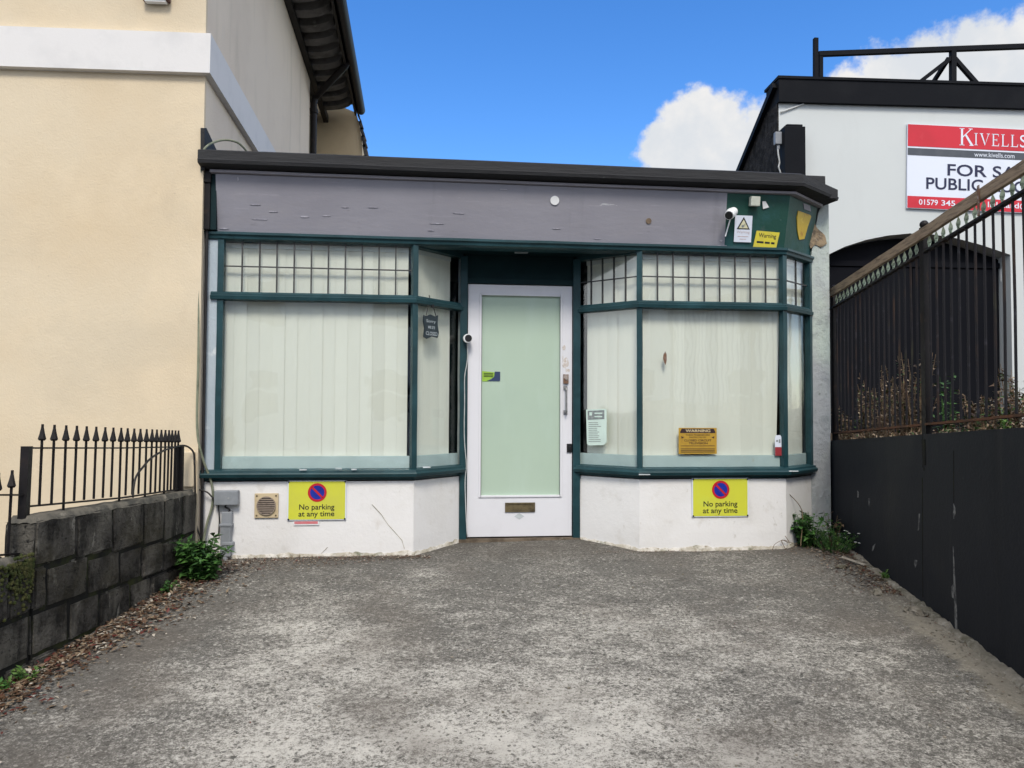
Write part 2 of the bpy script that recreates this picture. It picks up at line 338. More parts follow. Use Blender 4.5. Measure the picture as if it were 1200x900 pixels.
def sweep(bm, path, prof, mi=0, sub=None):
    """profile (outward d, z) carried along a plan polyline with mitres; outward = right-hand side looking along it reversed (towards -y for +x paths)"""
    path = [V((p[0], p[1], 0)) for p in path]
    if sub:
        q = []
        for a, b in zip(path, path[1:]):
            n = max(1, int((b-a).length/sub)); q += [a.lerp(b, i/n) for i in range(n)]
        path = q+[path[-1]]
    n = len(path); rings = []
    for i, p in enumerate(path):
        d0 = (path[i]-path[i-1]).normalized() if i else (path[1]-path[0]).normalized()
        d1 = (path[i+1]-path[i]).normalized() if i < n-1 else d0
        n0 = V((d0.y, -d0.x, 0)); n1 = V((d1.y, -d1.x, 0)); bis = (n0+n1).normalized(); k = 1/max(.3, bis.dot(n0))
        rings.append([bm.verts.new(p+bis*(d*k)+V((0, 0, z))) for d, z in prof])
    m = len(prof)
    for r, s in zip(rings, rings[1:]):
        for j in range(m): bm.faces.new((r[j], s[j], s[(j+1) % m], r[(j+1) % m])).material_index = mi
    bm.faces.new(rings[0]).material_index = mi; bm.faces.new(rings[-1][::-1]).material_index = mi
def tube(bm, pts, r, seg=8, taper=None, mi=0, cap=True):
    pts = [V(p) for p in pts]; rings = []; prev = None
    for i, p in enumerate(pts):
        d = ((pts[i+1]-p) if i < len(pts)-1 else (p-pts[i-1])).normalized()
        if 0 < i < len(pts)-1: d = ((pts[i+1]-p).normalized()+(p-pts[i-1]).normalized()).normalized()
        a = prev if prev else (V((0, 0, 1)) if abs(d.z) < .9 else V((1, 0, 0)))
        x = (a-d*a.dot(d)).normalized(); prev = x; y = d.cross(x)
        rad = r if not taper else r*(1+(taper-1)*i/(len(pts)-1))
        if isinstance(r, (list, tuple)): rad = r[i]
        rings.append([bm.verts.new(p+x*rad*math.cos(2*math.pi*k/seg)+y*rad*math.sin(2*math.pi*k/seg)) for k in range(seg)])
    for q, s in zip(rings, rings[1:]):
        for j in range(seg): bm.faces.new((q[j], q[(j+1) % seg], s[(j+1) % seg], s[j])).material_index = mi
    if cap: bm.faces.new(rings[0][::-1]).material_index = mi; bm.faces.new(rings[-1]).material_index = mi
def spline(pts, n=8):
    pts = [V(p) for p in pts]; P = [pts[0]*2-pts[1]]+pts+[pts[-1]*2-pts[-2]]; out = []
    for i in range(1, len(P)-2):
        a, b, c, d = P[i-1:i+3]
        for k in range(n):
            t = k/n; out.append(.5*((2*b)+(c-a)*t+(2*a-5*b+4*c-d)*t*t+(3*b-a-3*c+d)*t**3))
    return out+[pts[-1]]
def bar(bm, a, b, w, h=None, mi=0, up=(0, 0, 1)):
    """rectangular bar between points"""
    a, b = V(a), V(b); d = (b-a).normalized(); u = V(up)
    if abs(d.dot(u)) > .95: u = V((0, 1, 0))
    x = d.cross(u).normalized(); y = x.cross(d); h = h or w
    P = [bm.verts.new(p+x*sx*w/2+y*sy*h/2) for p in (a, b) for sx, sy in ((-1, -1), (1, -1), (1, 1), (-1, 1))]
    for q in ((0, 1, 2, 3), (7, 6, 5, 4), (0, 4, 5, 1), (1, 5, 6, 2), (2, 6, 7, 3), (3, 7, 4, 0)):
        bm.faces.new([P[i] for i in q]).material_index = mi
def disc(bm, f, a, b, r, c0, c1, seg=28, mi=0, r_in=None, ang=(0, 2*math.pi)):
    if r_in is None:
        fpoly(bm, f, [(a+r*math.cos(2*math.pi*i/seg), b+r*math.sin(2*math.pi*i/seg)) for i in range(seg)], c0, c1, mi); return
    for i in range(seg):
        t0, t1 = 2*math.pi*i/seg, 2*math.pi*(i+1)/seg
        fpoly(bm, f, [(a+r_in*math.cos(t0), b+r_in*math.sin(t0)), (a+r*math.cos(t0), b+r*math.sin(t0)), (a+r*math.cos(t1), b+r*math.sin(t1)), (a+r_in*math.cos(t1), b+r_in*math.sin(t1))], c0, c1, mi)
def rough(bm, amp, sc_, axis=None, seed=0):
    for v in bm.verts:
        n = noise.noise_vector(v.co*sc_+V((seed, seed, 0)))
        if axis is not None: n = V(axis)*n.dot(V(axis))
        v.co += n*amp
def text(bm, s, f, a0, a1, b0, b1, c=.0015, bold=0, mi=0, spacing=1.0, shear=0):
    cu = bpy.data.curves.new('t', 'FONT'); cu.body = s; cu.size = 1; cu.offset = bold; cu.space_character = spacing; cu.shear = shear; cu.resolution_u = 4
    o = bpy.data.objects.new('t', cu); me = bpy.data.meshes.new_from_object(o)
    xs = [v.co.x for v in me.vertices]; ys = [v.co.y for v in me.vertices]
    x0, x1, y0, y1 = min(xs), max(xs), min(ys), max(ys)
    vs = [bm.verts.new(f(a0+(v.co.x-x0)/(x1-x0)*(a1-a0), b0+(v.co.y-y0)/(y1-y0)*(b1-b0), c)) for v in me.vertices]
    for p in me.polygons:
        try: bm.faces.new([vs[i] for i in p.vertices]).material_index = mi
        except ValueError: pass
    bpy.data.objects.remove(o); bpy.data.meshes.remove(me); bpy.data.curves.remove(cu)
def leafq(bm, p, d, up, l, w, mi=0, fold=.25):
    d = V(d).normalized(); s = d.cross(V(up)); s = s.normalized() if s.length > 1e-4 else V((1, 0, 0)); n = s.cross(d)
    p = V(p); a = bm.verts.new(p); m = bm.verts.new(p+d*l*.5); e = bm.verts.new(p+d*l-n*l*.12)
    l1 = bm.verts.new(p+d*l*.42+s*w*.5+n*w*fold); r1 = bm.verts.new(p+d*l*.42-s*w*.5+n*w*fold)
    for q in ((a, m, l1), (m, e, l1), (a, r1, m), (m, r1, e)): bm.faces.new(q).material_index = mi
def rnd(a, b): return random.uniform(a, b)

# ================================================================== GROUND
def ground_z(x, y):
    z = gz(x, y)
    if -6.4 < y < .5 and -3 < x < 3:
        z += .012*noise.noise(V((x*1.1, y*1.1, 0)))+.004*noise.noise(V((x*5, y*5, 3)))
    return z
bm = B()
def lin(a, b, n): return [a+(b-a)*i/n for i in range(n+1)]
xs = [-600, -120, -30, -8]+lin(-3.2, 3.2, 110)+[8, 30, 120, 600]
ys = [-600, -120, -30, -12, -8, -6.7]+lin(-6.5, .6, 120)+[4, 12, 40, 150, 600]
grid = [[bm.verts.new((x, y, ground_z(x, y))) for x in xs] for y in ys]
for j in range(len(ys)-1):
    for i in range(len(xs)-1): bm.faces.new((grid[j][i], grid[j][i+1], grid[j+1][i+1], grid[j+1][i]))
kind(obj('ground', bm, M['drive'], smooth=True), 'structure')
bm = B(); box(bm, -200, 200, -16, -9.2, -.524, -.52)
kind(obj('road', bm, M['asphalt']), 'structure')
bm = B(); box(bm, -200, 200, -9.2, -9.05, -.53, -.42)
kind(obj('kerb', bm, M['cement']), 'structure')

# ================================================================== SHOP
yb = -.37
L0, L1, L2 = (-2.185, yb), (-.82, yb), (-.46, 0.0)
R0, R1, R2, R3 = (.46, 0.0), (.86, yb), (2.0, yb), (2.35, -.10)
SILL, TR, HEAD = .585, 1.82, 2.215
shop = thing('shop', 'single-storey shop with teal bay windows, white door and grey-lilac fascia', 'shop', (0, 0, 0))
# rendered plinth under each bay
for pth, nm in (([(-2.36, yb), L1, L2], 'plinth'), ([R0, R1, R2, R3, (2.36, .1)], 'plinth')):
    bm = B(); sweep(bm, pth, [(.012, -.25), (.012, .1), (.008, .50), (-.15, .50), (-.15, -.25)], sub=.06)
    for v in bm.verts: v.co += V((0, 1, 0))*.004*noise.noise(v.co*4)
    obj(nm, bm, M['white_render'], shop)
    # grime foot with an uneven top edge
    bm = B(); q = [V((p[0], p[1], 0)) for p in pth]; acc = []
    for a, b in zip(q, q[1:]):
        n = max(2, int((b-a).length/.02)); acc += [a.lerp(b, i/n) for i in range(n)]
    acc.append(q[-1]); acc2 = [(p.x, p.y) for p in acc]
    prev = None
    for i, p in enumerate(acc):
        d = (acc[min(i+1, len(acc)-1)]-acc[max(i-1, 0)]).normalized(); nn = V((d.y, -d.x, 0))
        h = gz(p.x, p.y)+.016+.035*max(0, noise.noise(V((p.x*5, p.y*5, 1))))+.014*noise.noise(V((p.x*30, p.y*30, 2)))
        lo = p+nn*.022+V((0, 0, -.2)); hi = p+nn*.0175+V((0, 0, h)); bk = p+nn*.006+V((0, 0, h+.006))
        cur = [bm.verts.new(lo), bm.verts.new(hi), bm.verts.new(bk)]
        if prev:
            bm.faces.new((prev[0], cur[0], cur[1], prev[1])); bm.faces.new((prev[1], cur[1], cur[2], prev[2]))
        prev = cur
    obj('plinth_foot', bm, M['grime'], shop, smooth=True)
# cracks in the left plinth
bm = B()
for pts in ([(436, 591), (447, 603), (455, 615), (463, 624), (471, 633), (474, 643)], [(372, 655), (377, 648), (384, 641)]):
    bm = B(); W = [aty(x, y, yb-.0135)+V((0, 0, 0)) for x, y in pts]
    tube(bm, W, .0025, 4, cap=True)
    obj('render_crack', bm, M['grime'], shop)

# sills, transoms, head cornice
def moulded(name, pth, prof, m, sub=.12, amp=.0018):
    bm = B(); sweep(bm, pth, prof, sub=sub); rough(bm, amp, 3); return obj(name, bm, m, shop)
SP = [(.055, SILL-.052), (.062, SILL-.030), (.056, SILL-.022), (.046, SILL-.018), (.043, SILL-.004), (.0, SILL+.006), (-.13, SILL+.006), (-.13, SILL-.075), (.016, SILL-.075), (.022, SILL-.058)]
moulded('sill', [(-2.31, yb), L1, L2], SP, M['teal']); moulded('sill', [R0, R1, R2, R3], SP, M['teal'])
TP = [(.034, TR-.030), (.038, TR-.006), (.026, TR), (.026, TR+.012), (.012, TR+.026), (-.04, TR+.026), (-.04, TR-.034), (.016, TR-.034)]
moulded('transom', [(-2.25, yb), L1, L2], TP, M['teal']); moulded('transom', [R0, R1, R2, R3], TP, M['teal'])
HP = [(.006, HEAD-.004), (.030, HEAD+.006), (.034, HEAD+.024), (.046, HEAD+.034), (.046, HEAD+.050), (.02, HEAD+.058), (-.10, HEAD+.058), (-.10, HEAD-.004)]
moulded('head_rail', [(-2.31, yb), R2, R3], HP, M['teal'])
for pth in ([(L1[0], L1[1]), L2], [R0, R1]):
    moulded('head_rail', pth, [(.02, HEAD-.012), (.02, HEAD+.03), (-.06, HEAD+.03), (-.06, HEAD-.012)], M['teal'])
# posts
def post(x, y, w, d, z0, z1, ang=0, nm='post', m='teal'):
    f = Fr((x, y, 0), (math.cos(ang), math.sin(ang), 0)); bm = B()
    n = 10
    for i in range(n): pass
    fbox(bm, f, -w/2, w/2, z0, z1, -d/2, d/2); bmesh.ops.subdivide_edges(bm, edges=[e for e in bm.edges if abs(e.verts[0].co.z-e.verts[1].co.z) > .2], cuts=12)
    rough(bm, .002, 4, seed=x*7)
    return obj(nm, bm, M[m], shop)
for x, y, a, w in ((L0[0]+.0, yb, 0, .042), (L1[0]-.003, yb+.004, .4, .040), (R1[0]+.003, yb+.004, -.4, .040), (R2[0]-.005, yb+.004, .33, .040), (R3[0]-.012, R3[1]-.010, .66, .036)):
    post(x, y, w, .046, SILL, HEAD, a)
for s in (-1, 1): post(s*.447, -.004, .056, .07, -.03, HEAD, 0)
post(-.475, .03, .02, .02, SILL, HEAD, .8, 'bead', 'bead'); post(.475, .03, .02, .02, SILL, HEAD, -.8, 'bead', 'bead')
# left pilaster
bm = B(); box(bm, -2.33, -2.205, yb-.014, yb+.1, SILL-.0, HEAD-.003); bmesh.ops.subdivide_edges(bm, edges=bm.edges[:], cuts=3); rough(bm, .003, 5)
obj('pilaster', bm, M['pilaster'], shop)
# right pier with an outward kick at the top, beyond the side light
bm = B(); f = Fr((2.355, -.115, 0), (math.cos(.10), math.sin(.10), 0))
fpoly(bm, f, [(-.01, -.2), (.165, -.2), (.17, 1.2), (.172, 2.72), (.12, 2.73), (.075, 2.62), (.03, 2.36), (-.005, 2.2)], -.3, .0)
bmesh.ops.triangulate(bm, faces=bm.faces[:]); bmesh.ops.subdivide_edges(bm, edges=bm.edges[:], cuts=4, use_grid_fill=True); rough(bm, .006, 6)
obj('side_pier', bm, M['pier'], shop)
bm = B(); pf_ = Fr((2.355, -.115, 0), (math.cos(.10), math.sin(.10), 0))
fpoly(bm, pf_, [pf_.inv(hit(x, y, pf_.o, pf_.n)) for x, y in ((949, 265), (954, 262), (957, 268), (966, 276), (968, 286), (962, 290), (955, 287), (949, 291), (946, 284))], -.005, .009)
bmesh.ops.triangulate(bm, faces=bm.faces[:]); bmesh.ops.subdivide_edges(bm, edges=bm.edges[:], cuts=2, use_grid_fill=True); rough(bm, .004, 25)
obj('bare_patch', bm, mat('bare_ochre_stone', (.30, .23, .15), .95, [((.14, .11, .08), 22, .45, .6), ((.42, .36, .28), 30, .58, .7)], [(60, .8, .01)]), shop, label='brown patch of bare stone where stucco fell')
# fascia boards: top leans outward
def fprof(off=0): return [(.0+off, 2.268), (.062+off, 2.665), (-.03, 2.665), (-.03, 2.268)]
bm = B(); sweep(bm, [(-2.215, yb-.012), (1.52, yb-.012)], fprof(.004), sub=.12); rough(bm, .003, 2.5, (0, 1, 0)); obj('fascia_board', bm, M['fascia'], shop)
bm = B(); sweep(bm, [(1.52, yb-.010), (2.0, yb-.010), (2.37, -.085)], fprof(), sub=.1); rough(bm, .0015, 3); obj('bare_sign_board', bm, M['green_board'], shop, label='dark green board left bare where the fascia sign ended')
bm = B(); sweep(bm, [(-2.25, yb-.02), (2.03, yb-.02), (2.40, -.09)], [(.05, 2.668), (.075, 2.672), (.075, 2.69), (.02, 2.69), (0, 2.668)], sub=.25); rough(bm, .003, 2)
obj('batten', bm, M['strip'], shop)
bm = B(); sweep(bm, [(-2.31, yb-.02), (2.03, yb-.02), (2.46, -.08)], [(.09, 2.703), (.15, 2.712), (.158, 2.735), (.150, 2.742), (.150, 2.80), (.12, 2.815), (-.45, 2.83), (-.45, 2.692), (.03, 2.692), (.06, 2.697)], sub=.2); rough(bm, .002, 1.7)
obj('roof_capping', bm, M['lead'], shop)
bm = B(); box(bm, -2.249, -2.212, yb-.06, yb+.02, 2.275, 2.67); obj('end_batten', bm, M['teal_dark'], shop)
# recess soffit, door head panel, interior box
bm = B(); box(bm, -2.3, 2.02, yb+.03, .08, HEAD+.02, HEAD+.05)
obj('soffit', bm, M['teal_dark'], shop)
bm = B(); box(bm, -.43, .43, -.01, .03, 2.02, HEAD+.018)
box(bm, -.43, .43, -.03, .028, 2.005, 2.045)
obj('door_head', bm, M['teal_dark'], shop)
bm = B(); p = aty(611, 305, -.2); box(bm, p.x-.05, p.x+.05, -.22, -.17, HEAD+.004, HEAD+.0195); obj('soffit_vent', bm, M['grey_plastic'], shop)
bm = B()
box(bm, -2.34, 2.55, 4.0, 4.15, -.3, 2.7); box(bm, -2.34, -2.25, .15, 4.0, -.3, 2.7); box(bm, 2.46, 2.55, .2, 4.0, -.3, 2.7)
box(bm, -2.24, 2.45, .15, 4.0, -.06, -.02)
obj('inner_wall', bm, M['void'], shop)
bm = B(); box(bm, -2.34, 2.5, yb+.09, 4.15, 2.705, 2.77); obj('roof', bm, M['lead'], shop)
# step
bm = B(); box(bm, -.475, .475, -.045, .2, -.10, .016); bmesh.ops.subdivide_edges(bm, edges=bm.edges[:], cuts=5); rough(bm, .005, 9)
obj('door_step', bm, M['step'], shop)
# black rainwater head at the left end
bm = B(); box(bm, -2.325, -2.250, yb-.075, yb-.01, 2.27, 2.69); box(bm, -2.33, -2.245, yb-.085, yb-.005, 2.60, 2.685)
obj('rainwater_head', bm, M['black_metal'], shop, bev=.006)
bm = B(); tube(bm, [(-2.276, yb-.045, z) for z in (2.3, 1.5, .7, .0)], .011, 8); obj('dark_gap_tube', bm, M['cable_blk'], shop)  # thin black tube added to darken the gap at the house corner
# mended white round patch + knot mark + flakes on the fascia
ff = Fr((0, yb-.016, 2.268), (1, 0, 0), (0, -.062, .397))
def onfas(x, y):
    p = hit(x, y, ff.o, ff.n); return ff.inv(p)
bm = B(); a, b = onfas(650, 235); disc(bm, ff, a, b, .033, .001, .0075); obj('round_patch', bm, M['white_plastic'], shop, label='round white spot on the grey-lilac fascia')
bm = B(); a, b = onfas(760, 259); disc(bm, ff, a, b, .022, .001, .006, seg=9); obj('round_patch', bm, M['lit_tan'], shop, label='small brown plugged hole in the fascia')
bm = B()
for x, y, w, h in ((357, 254, 10, 2.6), (263, 268, 10, 2), (562, 281, 8, 1.2), (279, 210, 1.5, 6), (846, 288, 14, 1.6), (845, 282, 4, 3), (320, 248, 11, 1.2), (305, 257, 18, 1.2), (382, 253, 10, 1.2), (405, 243, 8, 1), (300, 240, 12, 1), (538, 250, 14, 1), (505, 270, 9, 1), (652, 268, 9, 1), (437, 243, 12, 1), (512, 262, 16, 1), (590, 222, 12, 1), (700, 280, 7, 1)):
    a, b = onfas(x, y); k = .0063
    pts = [(a+k*w*.5*math.cos(t)*rnd(.7, 1.1), b+k*h*.5*math.sin(t)*rnd(.6, 1.1)) for t in [i*math.pi/4 for i in range(8)]]
    fpoly(bm, ff, pts, .001, .0045)
pieces('paint_flake', bm, M['flake'], shop)
# paint worn off sill edges
bm = B()
for x, y, w in ((500, 547.5, 9), (397, 549, 7), (415, 550, 6), (355, 550.5, 8), (755, 556, 14), (930, 552, 12)):
    p = aty(x, y, yb-.0575); k = .0061
    fbox(bm, Fr(p, (1, 0, 0)), -k*w/2, k*w/2, -.004, .004, 0, .0045)
rough(bm, .003, 60); pieces('paint_chip', bm, M['bead'], shop)

# windows
def window(name, A, Bp, cols, z_lo=SILL, lab=None, yoff=0, skip0=0):
    A, Bp = V((*A, 0)), V((*Bp, 0)); f = Fr(A, Bp-A); w = (Bp-A).length
    bm = B(); fbox(bm, f, .018, w-.018, z_lo+.004, TR-.03, -.012, -.006)
    wn = obj('window_pane', bm, M['glass'], shop)
    bm = B(); fbox(bm, f, .018, w-.018, TR+.024, HEAD, -.012, -.006)
    wu = obj('upper_window_pane', bm, M['glass'], shop)
    if cols:
        bm = B(); z0, z1 = TR+.026, HEAD; zm = z0+(z1-z0)*.50
        for i in range(1, cols):
            a = .02+(w-.04)*i/cols; fbox(bm, f, a-.0045, a+.0045, z0, z1, -.016+.0, -.001)
        fbox(bm, f, .02, w-.02, zm-.004, zm+.004, -.015, -.002)
        rough(bm, .0012, 9); obj('leaded_grid', bm, M['leadcame'], wu)
    # bottom pale board inside the glass
    bm = B(); fbox(bm, f, .01, w-.01, z_lo+.0, z_lo+.092, -.045, -.02); obj('sill_board', bm, M['sillboard'], shop)
window('w', L0, L1, 11); window('w', L1, L2, 0); window('w', R0, R1, 5); window('w', R1, R2, 9); window('w', R2, R3, 2)

# vertical blinds behind each window
def blind(A, Bp, a0, a1, label, inset=.055, slant=0, mt='blind'):
    A, Bp = V((*A, 0)), V((*Bp, 0)); f = Fr(A, Bp-A); w = (Bp-A).length
    t = thing('vertical_blind', label, 'blind', f(w/2, SILL, -inset))
    z1 = HEAD-.045; z0 = SILL+.075; sw = .089; a = a0; i = 0; bm = B()
    while a < w-a1-.02:
        e = min(a+sw+.01, w-a1); tw = rnd(-.003, .004); s = slant if e >= w-a1-.001 else 0
        ang = rnd(.0010, .0036); mi_ = random.choices((0, 1, 2), (6, 2, 2))[0]
        n = 5; prev = None
        for k in range(n+1):
            u = k/n; aa = a+(e-a)*u; c = -inset+ang*(u-.5)*2+.0015*math.sin(math.pi*u)+tw*.3
            cur = (bm.verts.new(f(aa-s*.0, z1, c)), bm.verts.new(f(aa-s*u, z0, c+tw*.4)))
            if prev: bm.faces.new((prev[0], cur[0], cur[1], prev[1])).material_index = mi_
            prev = cur
        a += sw; i += 1
    obj('slats', bm, M[mt], t, smooth=True, mats=[M['blind'], M['blind2'], M['blind3']])
    bm = B(); fbox(bm, f, a0, w-a1, z1, z1+.035, -inset-.03, -inset+.01); obj('head_box', bm, M['white_plastic'], t)
blind(L0, L1, -.02, .05, 'cream vertical blind in the wide window left of the door')
blind(L1, L2, .04, .085, 'narrow cream blind in the angled window behind the hanging board')
blind(R0, R1, .055, .0, 'narrow cream blind in the angled window behind the mint notice')
blind(R1, R2, .0, .0, 'cream vertical blind behind the ochre warning card', slant=.045)
blind(R2, R3, .05, .03, 'slim cream blind in the angled end window by the flaking pier')
# brown mark on the pane
bm = B(); p = aty(779, 420, yb+.004); f = Fr(p, (1, 0, 0))
fpoly(bm, f, [(-.010, .03), (.004, .055), (.014, .03), (.016, -.01), (.006, -.05), (-.004, -.03), (-.014, 0)], 0, .002)
tag(obj('torn_sticker', bm, M['rustmark']), 'small torn brown sticker remnant on the right front window pane', 'sticker')

# door (part of the shop)
bm = B(); dz0, dz1 = .028, 2.0; gx0, gx1, gz0, gz1 = -.312, .322, .345, 1.918
for x0, x1, z0, z1 in ((-.413, gx0, dz0, dz1), (gx1, .413, dz0, dz1), (gx0, gx1, gz1, dz1), (gx0, gx1, dz0, gz0)):
    box(bm, x0, x1, -.012, .03, z0, z1)
door = obj('door', bm, M['door_white'], shop)
bm = B()
for x0, x1, z0, z1 in ((gx0-.012, gx0+.004, gz0-.012, gz1+.012), (gx1-.004, gx1+.012, gz0-.012, gz1+.012), (gx0+.004, gx1-.004, gz1-.004, gz1+.012), (gx0+.004, gx1-.004, gz0-.012, gz0+.004)):
    box(bm, x0, x1, -.020, -.0125, z0, z1)
obj('glazing_bead', bm, M['door_white'], door, bev=.003)
bm = B(); box(bm, gx0, gx1, .006, .012, gz0, gz1); obj('glass_panel', bm, M['door_film'], door)
bm = B(); c = aty(609.5, 594.5, -.02); lf = Fr((c.x, -.0125, c.z), (1, 0, 0))
for q in ((-.118, .118, .024, .036), (-.118, .118, -.036, -.024), (-.118, -.094, -.024, .024), (.094, .118, -.024, .024)): fbox(bm, lf, *q, 0, .009)
fbox(bm, lf, -.094, .094, -.022, .024, 0, .004)
obj('letterbox', bm, M['brass'], door)
bm = B(); c = aty(608.5, 605, -.013); fpoly(bm, Fr((c.x, -.0125, c.z), (1, 0, 0)), [(-.04, 0), (0, .025), (.04, 0), (0, -.025)], 0, .0015); obj('worn_mark', bm, M['bead'], door)
hf = Fr((0, -.0125, 0), (1, 0, 0))
def hp(x, y): p = aty(x, y, -.0125); return p.x, p.z
bm = B(); a, b = hp(663, 444); fbox(bm, hf, a-.021, a+.021, b-.038, b+.036, 0, .014); disc(bm, hf, a, b+.005, .013, .014, .022, 14); obj('door_lock', bm, M['rustmark'], door, bev=.002)
bm = B(); a, b = hp(662.5, 455); a2, b2 = hp(662.5, 483)
tube(bm, [hf(a, b, 0), hf(a, b, .04), hf(a, b-.015, .047), hf(a2, b2+.015, .047), hf(a2, b2, .04), hf(a2, b2, 0)], .0075, 10)
fbox(bm, hf, a-.016, a+.016, b-.015, b+.02, 0, .005); fbox(bm, hf, a2-.016, a2+.016, b2-.02, b2+.015, 0, .005)
obj('door_handle', bm, M['steel'], door, smooth=False)
bm = B(); a, b = hp(667, 525); fbox(bm, hf, a-.02, a+.02, b-.034, b+.034, 0, .01); fbox(bm, hf, a-.006, a+.012, b-.014, b+.014, .01, .018); obj('rim_lock', bm, M['black'], door, bev=.002)
bm = B()
for x, y, w, h in ((663, 425, 9, 14), (661, 408, 5, 8), (665, 434, 6, 6), (659, 418, 3, 9)):
    a, b = hp(x, y); k = .0067
    fpoly(bm, hf, [(a+k*w*.5*math.cos(t)*rnd(.6, 1.1), b+k*h*.5*math.sin(t)*rnd(.6, 1.1)) for t in [i*math.pi/4 for i in range(8)]], 0, .0012)
pieces('worn_paint', bm, mat('scuffed_bare_paint', (.52, .46, .42), .8, [((.68, .68, .70), 40, .45, .6)]), door)
# sticker on the door glass
bm = B(); p0 = aty(565, 447, .005); f = Fr((p0.x, .0055, p0.z), (1, 0, 0)); k = .00672
fpoly(bm, f, [(0, 0), (.05, 0), (.07, .025), (.095, .03), (.10, .072), (0, .082)], 0, .002)
st = thing('door_sticker', 'lime green and navy sticker on the glass of the white door', 'sticker', p0)
obj('lime_area', bm, M['lime'], st)
bm = B(); fpoly(bm, f, [(.035, .004), (.138, .004), (.142, .012), (.142, .078), (.098, .078), (.095, .04), (.075, .02)], .0025, .004); obj('navy_area', bm, M['navy'], st)
bm = B()
for b in (.038, .05, .062): fbox(bm, f, .012, .085, b, b+.004, .0045, .005)
obj('printed_lines', bm, M['sign_black'], st)

# ================================================================== SIGNS AND FITTINGS ON THE SHOP
def noparking(x0, y0, x1, y1, label, strip=False):
    a = aty(x0, y1, yb-.02); b = aty(x1, y0, yb-.02); f = Fr((a.x, yb-.016, a.z), (1, 0, 0)); w, h = b.x-a.x, b.z-a.z
    t = thing('no_parking_sign', label, 'sign', f(w/2, 0, 0), 'yellow no parking signs on the plinth')
    bm = B(); fbox(bm, f, 0, w, 0, h, 0, .004); obj('sign_panel', bm, M['board_white'], t)
    bm = B(); fbox(bm, f, w*.018, w*.982, h*.02, h*.98, .0045, .0055); obj('yellow_face', bm, M['yellow_sign'], t)
    cx, cz, r = w*.505, h*.70, h*.235
    bm = B(); disc(bm, f, cx, cz, r*.8, .006, .0066); obj('blue_disc', bm, M['sign_blue'], t)
    bm = B(); disc(bm, f, cx, cz, r, .0068, .0074, r_in=r*.76, seg=32)
    f2 = Fr(f(cx, cz), f.u*math.cos(-.785)+f.w*math.sin(-.785), f.w*math.cos(-.785)-f.u*math.sin(-.785)); fbox(bm, f2, -r*.79, r*.79, -r*.11, r*.11, .0068, .0074)
    obj('red_ring', bm, M['sign_red'], t)
    bm = B(); text(bm, 'No parking', f, w*.20, w*.80, h*.225, h*.405, .0065, bold=.012); text(bm, 'at any time', f, w*.19, w*.80, h*.055, h*.225, .0065, bold=.012)
    obj('lettering', bm, M['sign_black'], t)
    bm = B()
    for sx in (.02, .98):
        for sz in (.03, .97): disc(bm, f, w*sx, h*sz, .006, .0056, .009, 10)
    pieces('fixing_screw', bm, M['black'], t)
    return f, w, h
f, w, h = noparking(336.5, 563, 406, 610, 'yellow no parking sign left of the door, with a pinkish strip showing beneath')
bm = B(); fbox(bm, f, w*.11, w*.54, -.035, -.008, -.002, .0025); s = thing('strip_sign', 'thin faded pinkish red strip under the left no parking sign', 'sign', f(w*.3, -.02)); obj('strip_panel', bm, M['white_plastic'], s)
bm = B(); fbox(bm, f, w*.12, w*.52, -.026, -.008, .0028, .0034); obj('red_band', bm, mat('faded_red', (.62, .16, .18), .6, [((.55, .25, .27), 20, .4, .7)]), s)
noparking(811, 560, 877, 606, 'yellow no parking sign right of the door, beneath the ochre warning card')

# vent grille
a = aty(298, 607, yb-.02); b = aty(326.5, 578, yb-.02); f = Fr((a.x, yb-.014, a.z), (1, 0, 0)); w = b.x-a.x; h = b.z-a.z
t = thing('vent_grille', 'square beige vent with round louvres on the white plinth', 'vent', f(w/2, 0, 0))
bm = B(); fbox(bm, f, 0, w, 0, h, 0, .010); obj('vent_plate', bm, M['vent'], t, bev=.003)
bm = B(); disc(bm, f, w/2, h/2, w*.38, .0105, .012); obj('dark_opening', bm, M['void'], t)
bm = B()
for i in range(9):
    z = h*(.16+.085*i); hw = math.sqrt(max(0, (w*.38)**2-(z-h/2)**2)); fbox(bm, f, w/2-hw, w/2+hw, z-.0045, z+.0035, .0123, .020)
disc(bm, f, w/2, h/2, w*.40, .012, .021, r_in=w*.37)
obj('louvres', bm, M['vent_dark'], t)
bm = B()
for sx in (.1, .9):
    for sz in (.1, .9): disc(bm, f, w*sx, h*sz, .006, .0105, .013, 10)
pieces('fixing_screw', bm, M['brass'], t)

# electrical boxes lower left
def ybox(bm, x0, y0, x1, y1, d0, d1):
    a = aty(x0, y1, yb-.015); b = aty(x1, y0, yb-.015); box(bm, a.x, b.x, yb-.014-d1, yb-.014-d0, a.z, b.z)
t = thing('meter_box', 'grey electrical boxes with conduit above the green plant', 'utility box', aty(266, 664, yb-.02))
bm = B(); ybox(bm, 253, 574, 281, 591, 0, .055); obj('junction_box', bm, M['grey_plastic'], t, bev=.006)
bm = B(); ybox(bm, 261, 599, 273.5, 614, 0, .045); obj('switch_box', bm, M['grey_plastic'], t, bev=.005)
bm = B(); ybox(bm, 260, 615, 272.5, 651, 0, .05); ybox(bm, 259, 612.5, 274, 616, 0, .055); ybox(bm, 262, 634, 275, 638, 0, .055); obj('cable_housing', bm, M['grey_plastic'], t, bev=.005)
bm = B(); p = aty(264, 640, yb-.045); tube(bm, [(p.x, p.y, p.z), (p.x+.004, p.y, -.12)], .018, 12); obj('conduit', bm, M['grey_plastic'], t, smooth=True)
